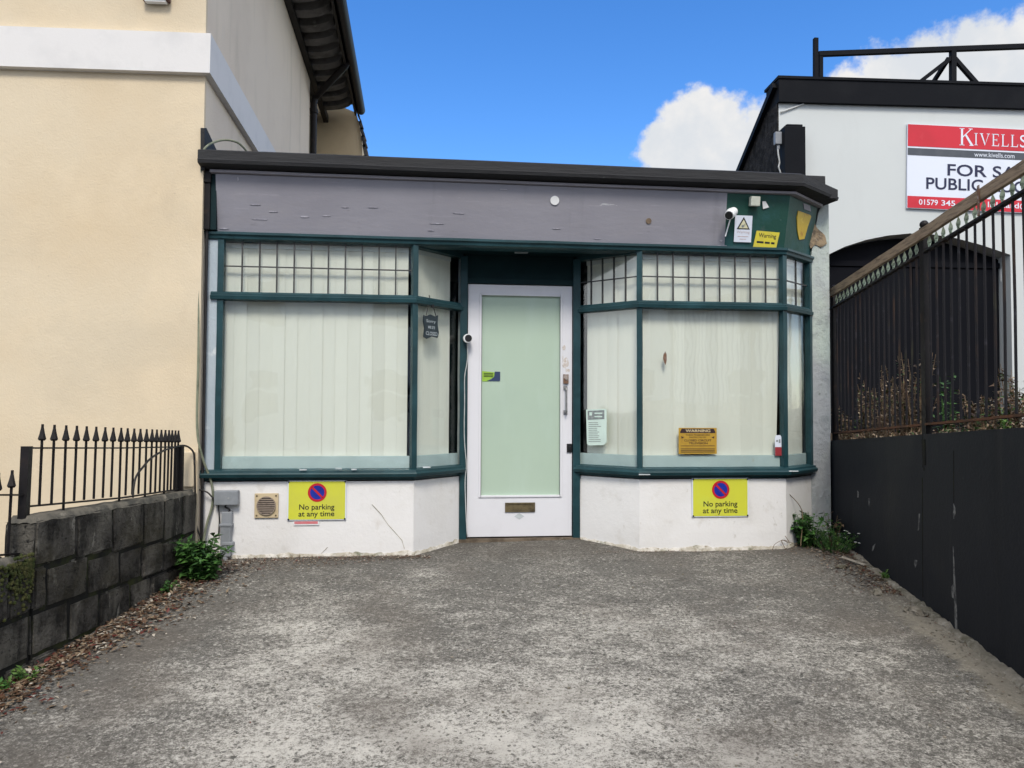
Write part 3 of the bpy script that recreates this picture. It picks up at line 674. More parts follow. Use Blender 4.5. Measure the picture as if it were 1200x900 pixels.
bm = B(); tube(bm, spline([aty(x, y, yb-.035) for x, y in ((266, 590), (264, 594), (269, 597), (267, 601))]), .006); tube(bm, [aty(x, y, yb-.03) for x, y in ((256, 591), (257, 610), (256, 628))], .004)
obj('link_cable', bm, M['cable_blk'], t)

# alarm box, warning plates on bare board
def fasbox(bm, x0, y0, x1, y1, c0, c1):
    a0, b0 = onfas(x0, y1); a1, b1 = onfas(x1, y0); fbox(bm, ff, a0, a1, b0, b1, c0, c1); return a0, a1, b0, b1
bm = B(); fasbox(bm, 877, 231, 888.5, 242, .0, .045)
tag(obj('alarm_box', bm, M['alarm'], bev=.006), 'small square cream box high on the dark green board', 'alarm box')
bm = B(); a0, a1, b0, b1 = fasbox(bm, 859.5, 253, 881.5, 283.5, .004, .007)
t = thing('camera_notice', 'white warning notice with a triangle beside the fascia camera', 'sign', ff(a0, b0, .005)); obj('notice_panel', bm, M['board_white'], t)
w, h = a1-a0, b1-b0; f = Fr(ff(a0, b0, 0), ff.u, ff.w)
bm = B(); tri = [(.5, .95), (.12, .48), (.88, .48)]; fpoly(bm, f, [(w*x, h*y) for x, y in tri], .0075, .008); obj('triangle_border', bm, M['sign_black'], t)
bm = B(); fpoly(bm, f, [(w*(.5+(x-.5)*.72), h*(.62+(y-.62)*.70)) for x, y in tri], .0083, .009); obj('triangle_face', bm, mat('pale_cream_print', (.62, .60, .42), .6, [((.5, .5, .3), 30, .5, .7)]), t)
bm = B(); disc(bm, f, w*.46, h*.60, w*.075, .0092, .0098, 10); bar(bm, f(w*.46, h*.6, .0098), f(w*.60, h*.70, .0098), .012, .002); obj('triangle_symbol', bm, M['ink_grey'], t)
bm = B(); text(bm, 'Warning', f, w*.14, w*.88, h*.30, h*.43, .008)
for i, (p, q) in enumerate(((.2, .82), (.32, .7))): fbox(bm, f, w*p, w*q, h*(.20-.1*i), h*(.225-.1*i), .0076, .008)
obj('lettering', bm, M['ink_fade'], t)
c = ff(*onfas(897.5, 281), .006); th = math.radians(-3); f = Fr(c, ff.u*math.cos(th)+ff.w*math.sin(th), ff.w*math.cos(th)-ff.u*math.sin(th))
t = thing('yellow_plate', 'small yellow warning plate at the foot of the dark green board', 'sign', c)
bm = B(); fpoly(bm, f, [(-.1, -.062), (.085, -.062), (.1, .062), (-.085, .062)], 0, .003); obj('plate', bm, M['yellow2'], t)
bm = B(); text(bm, 'Warning', f, -.065, .075, .005, .046, .0035, bold=.012)
for p, q in ((-.075, -.02), (-.01, .03), (.04, .068)): fbox(bm, f, p, q, -.03, -.015, .0032, .0036)
obj('lettering', bm, M['sign_black'], t)
# torn white scrap
bm = B(); pts = [onfas(x, y) for x, y in ((893, 236), (897, 236), (901, 243), (894, 245))]; fpoly(bm, ff, pts, .002, .004); tag(obj('paper_scrap', bm, M['white_plastic']), 'torn white scrap beside the cream alarm box', 'paper scrap')
# peeling yellow shield on the splayed green panel
sa, sb = V((2.0, yb-.010-.002, 0)), V((2.37, -.085-.002, 0)); sf = Fr((sa.x+.0, sa.y, 2.268), (sb-sa).normalized(), (0, 0, 1))
lean = sf.n*.062/.397; sf = Fr(sa+V((0, 0, 2.268)), sb-sa, V((0, 0, 1))+lean)
def onside(x, y): return sf.inv(hit(x, y, sf.o, sf.n))
pts = [onside(x, y) for x, y in ((935, 247), (949, 252), (950, 254), (946, 266), (942, 280), (936, 281), (934, 270), (933.5, 255))]
bm = B(); fpoly(bm, sf, pts, -.01, .005); obj('x', bm, M['shield']) ; o = bpy.data.objects[-1] if False else [q for q in COL.objects if q.name == 'x'][0]
o.name = 'shield_plate'; tag(o, 'peeling yellow shield on the splayed green end panel', 'plaque')
bm = B(); pts = [onside(x, y) for x, y in ((941, 238), (949, 241), (950, 248), (942, 245))]; fpoly(bm, sf, pts, -.01, .003); obj('worn_patch', bm, M['fascia'], shop)

# security camera on the fascia
c = aty(857, 249, yb-.075); t = thing('security_camera', 'white bullet security camera mounted high where the green board meets the fascia', 'security camera', c)
bm = B(); disc(bm, Fr(c, (1, 0, 0)), 0, 0, .035, -.055, .0, 20); disc(bm, Fr(c, (1, 0, 0)), 0, 0, .022, .0, .02, 16); obj('mount', bm, M['white_plastic'], t)
d = V((-.55, -.62, -.42)).normalized(); s0 = c+V((.005, -.03, 0)); bm = B(); tube(bm, [s0-d*.02, s0, s0+d*.10, s0+d*.115], [.022, .033, .036, .034], 18); obj('body', bm, M['white_plastic'], t, smooth=False)
bm = B(); tube(bm, [s0+d*.112, s0+d*.119], .029, 18); obj('lens', bm, M['black'], t)
bm = B(); e = aty(850, 277, yb-.09); tube(bm, [c+V((0, -.02, 0)), e], .005, 8); obj('aerial', bm, M['white_plastic'], t)
# doorbell camera + white cable at door jamb
c = aty(548, 396.5, -.08); t = thing('door_camera', 'round black-faced white camera on the left door jamb', 'security camera', c)
df = Fr(c, V((1, .1, 0)));
bm = B(); disc(bm, df, 0, 0, .034, -.028, .012, 24); tube(bm, [c+V((0, .0, 0)), (c.x-.0, -.03, c.z)], .014); obj('housing', bm, M['white_plastic'], t, bev=0)
bm = B(); disc(bm, df, .004, 0, .027, .0125, .016, 24); obj('lens', bm, M['black'], t)
bm = B(); px = ((547.5, 401), (548, 415), (547, 427), (544.5, 442), (544.5, 470), (544, 500), (544.5, 520), (546.5, 545), (545, 565), (546, 600), (547.5, 630)); tube(bm, spline([aty(x, y, -.046) for x, y in px], 4), .0036, 6)
tag(obj('camera_cable', bm, M['cable_wht'], smooth=True), 'thin white cable running down the left door jamb', 'cable')

# hanging "sorry we are closed" board on the angled left window
wf = Fr((*L1, 0), V((*L2, 0))-V((*L1, 0))); 
def onw(f, x, y, c=0): return f.inv(hit(x, y, f.o+f.n*c, f.n))
t = thing('hanging_sign', 'small slate-coloured closed sign hung by a cord in the angled window', 'sign', wf(*onw(wf, 505, 397), .0))
wff = Fr(wf(0, 0, .030), wf.u)
pts = [onw(wff, x, y) for x, y in ((496.5, 369), (499, 371), (504, 368.5), (510, 371), (513, 369.5), (512.5, 380), (514, 390), (512.5, 396), (506, 394), (500, 397), (496.5, 394.5), (497.5, 384), (496, 376))]
bm = B(); fpoly(bm, wff, pts, -.006, .004); obj('board', bm, M['slate_sign'], t)
bm = B()
for s, x0, x1, y0, y1 in (('Sorry', 499, 510, 374, 380), ('we are', 501, 509, 381.5, 386), ('CLOSED', 498.5, 512, 388, 394)):
    a0, b1 = onw(wff, x0, y0); a1, b0 = onw(wff, x1, y1); text(bm, s, wff, a0, a1, b0, b1, .0055, bold=.015)
obj('lettering', bm, M['chalk'], t)
bm = B(); A0 = wff(*onw(wff, 499, 371)); A1 = wff(*onw(wff, 511, 371)); T = wff(*onw(wff, 505, 357))
tube(bm, [A0, wff(*onw(wff, 502, 358)), T, wff(*onw(wff, 508, 360)), A1], .003, 6)
tube(bm, [T, wf(*onw(wf, 503, 346), .0)], .004, 6); obj('cord', bm, M['cable_blk'], t)
bm = B(); a, b = onw(wff, 507, 359); disc(bm, wff, a, b, .014, -.004, .006, 12); obj('sucker', bm, M['black'], t)

# mint notice on angled right window, inside face of glass -> fixed outside
rf = Fr((*R0, 0), V((*R1, 0))-V((*R0, 0))); rff = Fr(rf(0, 0, .003), rf.u)
pts = [onw(rff, x, y) for x, y in ((687, 480), (709.5, 479), (711, 481), (711, 518), (708, 521.5), (690, 522), (688, 520))]
t = thing('window_notice', 'mint notice with grey header in the angled window right of the door', 'notice', rff(*pts[6]))
bm = B(); fpoly(bm, rff, pts, 0, .003); obj('sheet', bm, M['paper'], t)
bm = B(); fpoly(bm, rff, [onw(rff, x, y) for x, y in ((689, 481.5), (708.5, 480.5), (708.5, 491), (689, 492))], .0035, .004); obj('header', bm, M['ink_grey'], t)
bm = B()
for y0, x0, x1, hh in ((483.5, 697, 706, 1.6), (487.5, 697, 706, 1.4), (483, 691, 694, 4)): fpoly(bm, rff, [onw(rff, x, y) for x, y in ((x0, y0), (x1, y0), (x1, y0+hh), (x0, y0+hh))], .0043, .0046)
obj('header_print', bm, M['paper'], t)
bm = B(); yy = 495.0
while yy < 518: x1 = rnd(700, 707); fpoly(bm, rff, [onw(rff, x, y) for x, y in ((690, yy), (x1, yy-.1), (x1, yy+.6), (690, yy+.7))], .0035, .0039); yy += 2.2
obj('text_lines', bm, M['ink_grey'], t)

# ochre warning card
c0 = aty(795.5, 532, yb); c1 = aty(840, 501.5, yb); f = Fr((c0.x, yb+.0045, c0.z), (1, 0, 0)); w, h = c1.x-c0.x, c1.z-c0.z
t = thing('warning_card', 'ochre warning card with dark header in the right front window', 'sign', f(w/2, 0))
bm = B(); fbox(bm, f, 0, w, 0, h, 0, .0025); obj('card', bm, M['ochre'], t)
bm = B(); fpoly(bm, f, [(w*.04, h*.80), (w*.96, h*.80), (w*.96, h*.86), (w*.92, h*.97), (w*.08, h*.97), (w*.04, h*.86)], .003, .0034); obj('header', bm, M['ochre_dk'], t)
bm = B(); text(bm, 'WARNING', f, w*.18, w*.83, h*.835, h*.945, .0038, bold=.02); obj('header_lettering', bm, M['cream_txt'], t)
bm = B()
text(bm, 'THESE PREMISES ARE', f, w*.18, w*.82, h*.70, h*.755, .0032, bold=.01); text(bm, 'PROTECTED BY', f, w*.28, w*.72, h*.61, h*.665, .0032, bold=.01)
text(bm, 'CLOSED CIRCUIT', f, w*.14, w*.86, h*.48, h*.56, .0032, bold=.02); text(bm, 'TELEVISION', f, w*.26, w*.76, h*.37, h*.45, .0032, bold=.02)
for z, th in ((.30, .02), (.20, .016), (.13, .03), (.06, .03)): fbox(bm, f, w*.05, w*.95, h*z, h*(z+th), .003, .0034)
for sx, s in ((.06, 1), (.94, -1)): fpoly(bm, f, [(w*sx, h*.68), (w*(sx+.08*s), h*.64), (w*(sx+.02*s), h*.59)], .003, .0034)
obj('lettering', bm, M['ochre_dk'], t)
# red and white label at the right pane bottom
c0 = aty(908.5, 534, yb); c1 = aty(918, 510, yb); f = Fr((c0.x, yb+.0045, c0.z), (1, 0, 0)); w, h = c1.x-c0.x-.012, c1.z-c0.z
t = thing('window_label', 'small white and dark red label low in the right front window corner', 'label', f(w/2, 0))
bm = B(); fpoly(bm, f, [(0, 0), (w, 0), (w, h*.9), (w*.8, h), (w*.2, h), (0, h*.9)], 0, .002); obj('label_face', bm, M['board_white'], t)
bm = B(); fbox(bm, f, 0, w, 0, h*.42, .0023, .0028); obj('red_band', bm, mat('dark_red_print', (.28, .03, .04), .5, [((.2, .03, .03), 20, .5, .7)]), t)
bm = B(); disc(bm, f, w*.3, h*.72, w*.16, .0023, .0028, 10); fbox(bm, f, w*.55, w*.8, h*.62, h*.8, .0023, .0028); obj('symbols', bm, M['ink_grey'], t)
# cables on the left
t = None
bm = B(); g1 = [aty(235.5, 215, -.455), aty(233.5, 330, -.46), aty(232.5, 420, -.47), aty(231, 500, -.47), aty(237, 535, -.45), aty(248, 567, -.40), aty(249, 590, -.40), aty(243, 612, -.41), aty(240, 625, -.42), aty(238, 640, -.44)]
tube(bm, spline(g1), .0085, 8); tag(obj('garden_hose', bm, M['cable_grn'], smooth=True), 'grey-green hose looping down beside the grey electrical boxes', 'hose')
bm = B(); g1 = [aty(228, 540, -.56), aty(228.5, 560, -.54), aty(229, 590, -.47), aty(230, 615, -.46), aty(236, 632, -.45)]
tube(bm, spline(g1), .006, 8); tube(bm, spline([aty(x, y, -.43) for x, y in ((225, 574), (234, 574), (243, 577), (249, 583), (252, 586))]), .0055, 8)
tag(obj('drooping_cable', bm, M['cable_blk'], smooth=True), 'black cable drooping from the house corner to the grey box', 'cable')
bm = B(); g1 = [aty(236, 205, -.46), aty(237, 185, -.48), aty(240, 174, -.5), aty(250, 167, -.4), aty(264, 164, -.3), aty(278, 167, -.25), aty(288, 176, -.2), aty(290, 184, -.15)]
tube(bm, spline(g1), .008, 8); tag(obj('roof_cable', bm, M['cable_grn'], smooth=True), 'grey cable arching over the left end of the shop roof', 'cable')

# ================================================================== LEFT HOUSE
HC = V((-2.292, -.47, 0))
HF = Fr(HC, (1, -.045, 0)); SF = Fr(HC, (-.02, 1, 0))
house = thing('rendered_house', 'tall cream rendered house with white band, left of the shop', 'house', (HC.x-3, HC.y, -.6))
EZ = 5.60
bm = B(); fbox(bm, HF, -9, 0, -1.2, EZ+.1, -.03, 0); obj('front_wall', bm, M['cream'], house)
bm = B(); fbox(bm, SF, .031, 5.0, -1.2, EZ+.1, -.25, -.001)
obj('side_wall', bm, M['side_render'], house, label='shaded rain-stained side wall')
bm = B(); fbox(bm, SF, 4.9, 6.6, -1.2, EZ+.1, -.5, -.16); obj('set_back_wall', bm, M['cream'], house)
zt = HF.inv(hit(240, 41, HC, HF.n))[1]; zb = HF.inv(hit(240, 89, HC, HF.n))[1]
bm = B(); pa = HF(-9, 0); pb = SF(5.0, 0)
sweep(bm, [(pa.x, pa.y), (HC.x, HC.y), (pb.x, pb.y)], [(-.01, zb), (.045, zb+.004), (.048, zt-.01), (-.01, zt+.015)]); obj('string_course', bm, M['band'], house)
# arched window on the set-back wall, a flat panel coloured for its dim recess
wp = SF(0, 0, -.157); wq = SF(1, 0, -.157)
pts = [onwall(x, y, wp, wq) for x, y in ((360, 200), (360, 140), (366, 131), (371, 131), (375, 141), (378, 155), (380, 170), (381, 200))]
sf0 = Fr(wp, SF.u)
bm = B(); fpoly(bm, sf0, [sf0.inv(p) for p in pts], 0, .012); obj('arched_window', bm, mat('shaded_arch_infill', (.14, .135, .10), .6, [((.10, .10, .08), 3, .45, .7)]), house)
# eaves with scalloped corbels
bm = B(); fbox(bm, SF, -.6, 6.25, EZ+.13, EZ+.17, -.3, .56); fbox(bm, SF, -.6, 6.25, EZ+.03, EZ+.13, -.0, .05)
bmesh.ops.subdivide_edges(bm, edges=bm.edges[:], cuts=3); obj('soffit', bm, M['corbel'], house)
bm = B(); k = -.5
while k < 6.05:
    n = 7; prof = [(.05, EZ-.03)]+[(.05+.42*math.sin(math.pi/2*i/n), EZ-.03+.155*(1-math.cos(math.pi/2*i/n))) for i in range(1, n+1)]+[(.05, EZ+.128)]
    A_ = [bm.verts.new(SF(k, z, c)) for c, z in prof]; B_ = [bm.verts.new(SF(k+.17, z, c)) for c, z in prof]
    bm.faces.new(A_); bm.faces.new(B_[::-1])
    for i in range(len(prof)): bm.faces.new((A_[i], B_[i], B_[(i+1) % len(prof)], A_[(i+1) % len(prof)]))
    k += .34
rough(bm, .006, 8); obj('corbels', bm, M['corbel'], house)
bm = B(); fbox(bm, SF, -.6, 6.5, EZ-.08, EZ+.03, .0, .075); obj('eaves_moulding', bm, M['black_metal'], house)
bm = B(); fbox(bm, SF, -.7, 6.3, EZ-.02, EZ+.15, .50, .53); pts = []
n = 10; prof = [(.53+.065+.065*math.cos(math.pi*(1+i/n)), EZ+.07+.075*math.sin(math.pi*(1+i/n))) for i in range(n+1)]
prof += [(c+(.595-c)*.12, z+.008) for c, z in prof[::-1]]
A_ = [bm.verts.new(SF(-.7, z, c)) for c, z in prof]; B_ = [bm.verts.new(SF(6.3, z, c)) for c, z in prof]
bm.faces.new(A_); bm.faces.new(B_[::-1])
for i in range(len(prof)): bm.faces.new((A_[i], B_[i], B_[(i+1) % len(prof)], A_[(i+1) % len(prof)]))
obj('gutter', bm, M['black_metal'], house)
bm = B(); tube(bm, [SF(5.07, -1, .045), SF(5.07, EZ-.35, .045), SF(5.07, EZ-.28, .06), SF(4.6, EZ-.03, .50), SF(4.58, EZ+.05, .56)], .045, 12)
for z in (2.2, 3.6, 5.1): tube(bm, [SF(5.07, z, .045), SF(5.07, z+.06, .045)], .06, 12)
obj('downpipe', bm, M['black_metal'], house)
bm = B()
pz = [HF(-9, EZ+.16, .4), SF(7.15, EZ+.17, .58)+V((0, 0, 0)), ]
a0, a1 = SF(-.8, EZ+.17, .60), SF(6.4, EZ+.17, .60); r0_, r1_ = SF(-.8, EZ+2.4, -3.2), SF(6.4, EZ+2.4, -3.2)
for off in (0,):
    vs = [bm.verts.new(p) for p in (a0, a1, r1_, r0_)]; vt = [bm.verts.new(p+V((0, 0, .06))) for p in (a0, a1, r1_, r0_)]
    bm.faces.new(vs); bm.faces.new(vt[::-1])
    for i in range(4): bm.faces.new((vs[i], vt[i], vt[(i+1) % 4], vs[(i+1) % 4]))
obj('roof', bm, M['slate'], house)
# rear wing seen past the eaves
Yw = 6.05
bm = B(); pts = [aty(x, y, Yw) for x, y in ((384, 200), (384, 116), (397, 118), (400, 125), (409, 128.5), (417, 132), (421, 145), (424, 165), (426, 200))]
lowz = -1
pp = [(p.x, p.z) for p in pts]; pp[0] = (pp[0][0]-.8, lowz); pp[1] = (pp[1][0]-.8, pp[1][1]); pp[-1] = (pp[-1][0]+.15, lowz)
fpoly(bm, WF, pp, -Yw-2.5, -Yw); obj('rear_wing', bm, mat('rear_cream_render', (.66, .53, .35), .9, [((.58, .46, .30), 3, .45, .7)], [(50, .2, .008)]), house)  # rear wing has its own warmer cream, raised in tone
bm = B(); e = [aty(x, y, Yw) for x, y in ((417, 131), (421, 143), (424, 160), (427, 183), (429, 205))]
for a, b in zip(e, e[1:]):
    for k in range(2):
        p = a.lerp(b, k/2); q = a.lerp(b, (k+1.15)/2); bar(bm, p+V((.012, -.04, .012*k)), q+V((.03, -.04, .0)), .05, .02); bar(bm, p+V((.012, .5, 0)), q+V((.03, .5, 0)), .05, .02)
pieces('wing_slate', bm, M['slate'], house)
# dark lead flashing at the shop / house junction
bm = B(); sp = SF(0, 0, .004); sf1 = Fr(sp, SF.u); pts = [sf1.inv(onwall(x, y, sp, SF(1, 0, .004))) for x, y in ((238.5, 150), (241, 150), (254, 178), (256, 186), (238.5, 200))]
fpoly(bm, sf1, pts, -.02, .006); obj('lead_flashing', bm, M['lead'], shop)
# maroon box under the top edge
c = HF(*HF.inv(hit(185, 4, HC, HF.n)))
t = thing('wall_box', 'dark maroon box fixed high on the cream front wall', 'alarm box', c)
f = Fr(c, HF.u); bm = B(); fbox(bm, f, -.09, .09, .0, .22, .0, .06); obj('casing', bm, M['brown_box'], t, bev=.008)
bm = B(); fbox(bm, f, -.07, .07, -.012, .0, .012, .05); obj('base_lip', bm, M['white_plastic'], t)

# ================================================================== LEFT STONE WALL
face = [(-6.2, -3.26), (-4.5, -2.93), (-2.34, -2.535), (-1.8, -2.43), (-1.0, -2.30), (-.5, -2.285)]
def facex(y):
    for (a, xa), (b, xb) in zip(face, face[1:]):
        if a <= y <= b: return xa+(xb-xa)*(y-a)/(b-a)
    return face[-1][1]
def topz(y): return .525-.035*(y+2.16)
wall = thing('block_wall', 'sooty concrete block wall with stepped top below the spiked railings', 'wall', (-2.6, -2.3, gz(0, -2.3)))
TH = .14
bm = B(); core = B()
def block(bm, y0, y1, z0, z1, j):
    x0, x1 = facex(y0), facex(y1); g = .006; o = rnd(-.006, .008)
    P = []
    for (y, x) in ((y0+g, x0), (y1-g, x1)):
        for dx in (o, -TH):
            for z in (z0+g, z1-g): P.append(bm.verts.new((x+dx+rnd(-.002, .002), y, z+rnd(-.003, .003))))
    for q in ((0, 1, 3, 2), (4, 6, 7, 5), (0, 4, 5, 1), (2, 3, 7, 6), (0, 2, 6, 4), (1, 5, 7, 3)): bm.faces.new([P[i] for i in q])
for sect, (ya, ye) in enumerate(((-5.8, -2.17), (-2.16, -.495))):
    for cidx in range(4):
        y = ya-(.12 if cidx % 2 and sect else 0)
        while y < ye-.02:
            ln = rnd(.20, .30); y0 = max(y, ya); y1 = min(y+ln, ye)
            if ye-y1 < .08: y1 = ye
            ym = (y0+y1)/2; u = max(0, min(1, (ym+2.16)/1.6))
            if sect: zs = [topz(ym)-.02, .29-.12*u, .085-.09*u, -.12-.05*u, -.4]
            else: zs = [.34+.01*(ym+2.16), .085, -.13, -.33, -.55]
            if y1 > y0+.03: block(bm, y0, y1, zs[cidx+1], zs[cidx], cidx)
            y = y1
bmesh.ops.bevel(bm, geom=bm.edges[:], offset=.010, segments=2, affect='EDGES')
bmesh.ops.subdivide_edges(bm, edges=[e for e in bm.edges if e.calc_length() > .08], cuts=2, use_grid_fill=True); rough(bm, .0045, 14); rough(bm, .002, 40)
obj('blocks', bm, M['stone'], wall, smooth=False)
bm = B()
for ya, ye, zt_ in ((-5.8, -2.17, .325), (-2.15, -.50, None)):
    ys_ = lin(ya, ye, 16)
    for a, b in zip(ys_, ys_[1:]):
        za, zb_ = (zt_, zt_) if zt_ else (topz(a)-.03, topz(b)-.03)
        P = [bm.verts.new(p) for p in ((facex(a)-.010, a, -.6), (facex(a)-TH+.01, a, -.6), (facex(a)-TH+.01, a, za), (facex(a)-.010, a, za), (facex(b)-.010, b, -.6), (facex(b)-TH+.01, b, -.6), (facex(b)-TH+.01, b, zb_), (facex(b)-.010, b, zb_))]
        for q in ((0, 1, 2, 3), (7, 6, 5, 4), (0, 4, 5, 1), (1, 5, 6, 2), (2, 6, 7, 3), (3, 7, 4, 0)): bm.faces.new([P[i] for i in q])
obj('mortar', bm, M['mortar'], wall)
bm = B()
for ya, ye, zf in ((-5.8, -2.19, lambda y: .338+.01*(y+2.16)), (-2.158, -.50, lambda y: topz(y)-.022)):
    rows = []
    for i in range(60):
        y = ya+(ye-ya)*i/59; rows.append([bm.verts.new((facex(y)-.006-(TH-.01)*k/8, y, zf(y)+(.018 if 0 < k < 8 and 0 < i < 59 else -.012)+.007*noise.noise(V((y*12, k*.6, 0))))) for k in range(9)])
    for r, s in zip(rows, rows[1:]):
        for k in range(8): bm.faces.new((r[k], s[k], s[k+1], r[k+1]))
obj('coping', bm, M['coping'], wall, smooth=True)
bm = B()
for i in range(420):
    u = random.random(); y = -2.17-abs(random.gauss(0, .10)); z = .345-abs(random.gauss(0, .09)); x = facex(y)+.004 if z < .34 else facex(y)-rnd(0, .2)
    if z >= .335: z = .352
    bmesh.ops.create_icosphere(bm, subdivisions=1, radius=rnd(.004, .011), matrix=Matrix.Translation((x, y, z)))
obj('moss', bm, M['moss'], wall)

# ================================================================== LEFT RAILINGS
RN = ((-2.545, -1.98), (-2.425, -1.324)); RFR = ((-2.425, -1.324), (-2.36, -.629))
def rp(x, y): return onwall(x, y, *(RN if x <= 142 else RFR))
def spike_bar(parent, top, bot, head=.075):
    d = (top-bot).normalized(); hb = top-d*head
    bm = B(); tube(bm, [bot, hb], .0068, 6); o = obj('bar', bm, M['black_metal'], parent)
    bm = B(); tube(bm, [hb-d*.004, hb+d*.004, hb+d*.030, hb+d*.058, top], [.013, .0185, .012, .0065, .006], 8); obj('spear_head', bm, M['black_metal'], o)
ral = thing('spiked_railing', 'black spear-topped railing on the higher end of the block wall', 'railing', rp(120, 590), 'black spiked railings on the block wall')
tx = [50, 64, 77.75, 90.25, 101.75, 113, 123.5, 133, 142.2, 149.75, 157.5, 164.75, 172, 178.5, 184, 189.25, 194, 198.25, 202, 205.75, 209.25]
def lerp(a, b, u): return a+(b-a)*u
for i, x in enumerate(tx):
    u = (x-50)/(209.25-50); yt = lerp(497, 504.5, u); yb_ = lerp(591.5, 574, u); bx = x-lerp(4, 2, u)
    if i in (2, 8, 12, 16): yb_ += 11
    spike_bar(ral, rp(x, yt), rp(bx, yb_))
bm = B(); bar(bm, rp(30, 525), rp(142, 525), .022, .008); bar(bm, rp(142.1, 525), rp(214, 523.5), .022, .008); obj('rail', bm, M['black_metal'], ral)
bm = B(); bar(bm, rp(32, 593.5), rp(142, 583.5), .022, .008); bar(bm, rp(142.1, 583.5), rp(208, 573.5), .022, .008); obj('rail', bm, M['black_metal'], ral)
bm = B(); bar(bm, rp(31.5, 523), rp(25, 658), .036, .036); obj('post', bm, M['black_metal'], ral)
bm = B(); bar(bm, rp(210.5, 524), rp(209.5, 576), .05, .03); obj('post', bm, M['black_metal'], ral)
ral2 = thing('spiked_railing', 'lower black spear-topped railing at the left edge, on the lower wall step', 'railing', rp(10, 655), 'black spiked railings on the block wall')
for k, (x, xb) in enumerate(((14.5, 9), (-1.5, -8), (-19, -26), (-38, -46))): spike_bar(ral2, rp(x, 551-(-3*k)*-1*-1), rp(xb, 651+2*k))
bm = B(); bar(bm, rp(29, 580), rp(-60, 580), .022, .008); obj('rail', bm, M['black_metal'], ral2)
bm = B(); bar(bm, rp(26, 648.5), rp(-60, 655), .022, .008); obj('rail', bm, M['black_metal'], ral2)
bm = B(); pts = [rp(x, y)+V((.012, -.01, 0)) for x, y in ((154, 583), (155, 570), (158, 558), (166, 547), (175, 537), (190, 528), (203, 524), (212, 522))]+[aty(221, 524, -.56), aty(227, 531, -.54), aty(228, 545, -.53)]
tube(bm, spline(pts, 5), .0065, 8); tag(obj('looped_cable', bm, M['cable_blk'], smooth=True), 'black cable curving up through the railing spikes', 'cable')
# raised cream block added for the lit wall patch behind the railing end
bm = B(); fbox(bm, HF, -.10, -.015, .48, .72, 0.0, .035); obj('lit_patch_block', bm, M['cream'], house, bev=.008)

# ================================================================== RIGHT DARK WALL
DF = Fr((2.56, 0, 0), (-.209, -1, 0))
def dtop(a): return .772+.066*a
dw = thing('dark_wall', 'smooth anthracite painted wall along the right of the driveway', 'wall', DF(3, gz(0, -3)))
bm = B(); fpoly(bm, DF, [(-.12, -.7), (6.3, -.9)]+[(a, dtop(a)) for a in lin(6.3, -.12, 24)], -.14, 0); bmesh.ops.triangulate(bm, faces=[f for f in bm.faces if len(f.verts) > 4])
obj('wall_face', bm, M['darkwall'], dw)
def chip(bm, pts, c=.0015): fpoly(bm, DF, [onw(DF, x, y) for x, y in pts], -.01, c)
bm = B()
chip(bm, [(1117.5, 590), (1119.5, 595), (1120, 601), (1118, 608), (1117, 602), (1118, 597)])
chip(bm, [(1117, 640), (1118, 650), (1119, 668), (1120, 690), (1121.5, 715), (1122, 740), (1119.5, 741), (1119, 715), (1118, 690), (1117.2, 665)])
chip(bm, [(1115, 688), (1118, 683), (1120.5, 694), (1120, 703), (1116, 700)])
chip(bm, [(1005, 575), (1006.5, 577), (1006.3, 583), (1004.8, 583)]); chip(bm, [(1072, 656), (1075, 656.5), (1074.5, 662), (1073, 665), (1071.5, 660)])
chip(bm, [(1077, 602), (1078.2, 602), (1077, 620), (1075.8, 622)]); chip(bm, [(1023, 640), (1026, 637), (1023.5, 645), (1022, 646)]); chip(bm, [(1018, 584), (1019, 584), (1019, 594), (1018, 592)])
pieces('paint_chip', bm, mat('chipped_grey_patch', (.16, .16, .16), .9, [((.05, .05, .055), 30, .45, .6)]), dw)
bm = B()
for x, yA, yB in ((1081.5, 508, 548), (1083, 548, 552), (1081, 560, 700), (1117.6, 528, 590)):
    a, b = onw(DF, x, yA); a2, b2 = onw(DF, x+.4*(yB-yA)/100, yB); bar(bm, DF(a, b, .0), DF(a2, b2, .0), .004, .005)
fpoly(bm, DF, [onw(DF, x, y) for x, y in ((1081, 515), (1084.5, 515), (1085, 545), (1082.5, 545))], -.01, .006)
obj('wall_joint', bm, M['mortar'], dw)
bm = B()
for i in range(150):
    a = 6.0*i/149-.1
    p = DF(a, 0, 0); h = gz(p.x, p.y)
w0 = []
prev = None
for i in range(240):
    a = .1+5.6*i/239; hh = .02+.018*noise.noise(V((a*5, 0, 0)))+.012*noise.noise(V((a*22, 3, 0))); ww = .05+.045*noise.noise(V((a*3, 9, 0)))+.03*noise.noise(V((a*17, 1, 0)))
    ww = max(.012, ww*(1 if a < 2 else 1.15)); g = gz(0, DF(a, 0).y)
    if i % 40 < 2: pass
    cur = [bm.verts.new(DF(a, g+hh, -.01)), bm.verts.new(DF(a, g+hh, .002)), bm.verts.new(DF(a, g+hh*.75+.005, ww*.6)), bm.verts.new(DF(a, g-.03, ww+.01))]
    if prev:
        for k in range(3): bm.faces.new((prev[k], prev[k+1], cur[k+1], cur[k]))
    prev = cur
rough(bm, .006, 30)
kind(obj('cement_fillet', bm, M['cement'], smooth=True), 'structure')

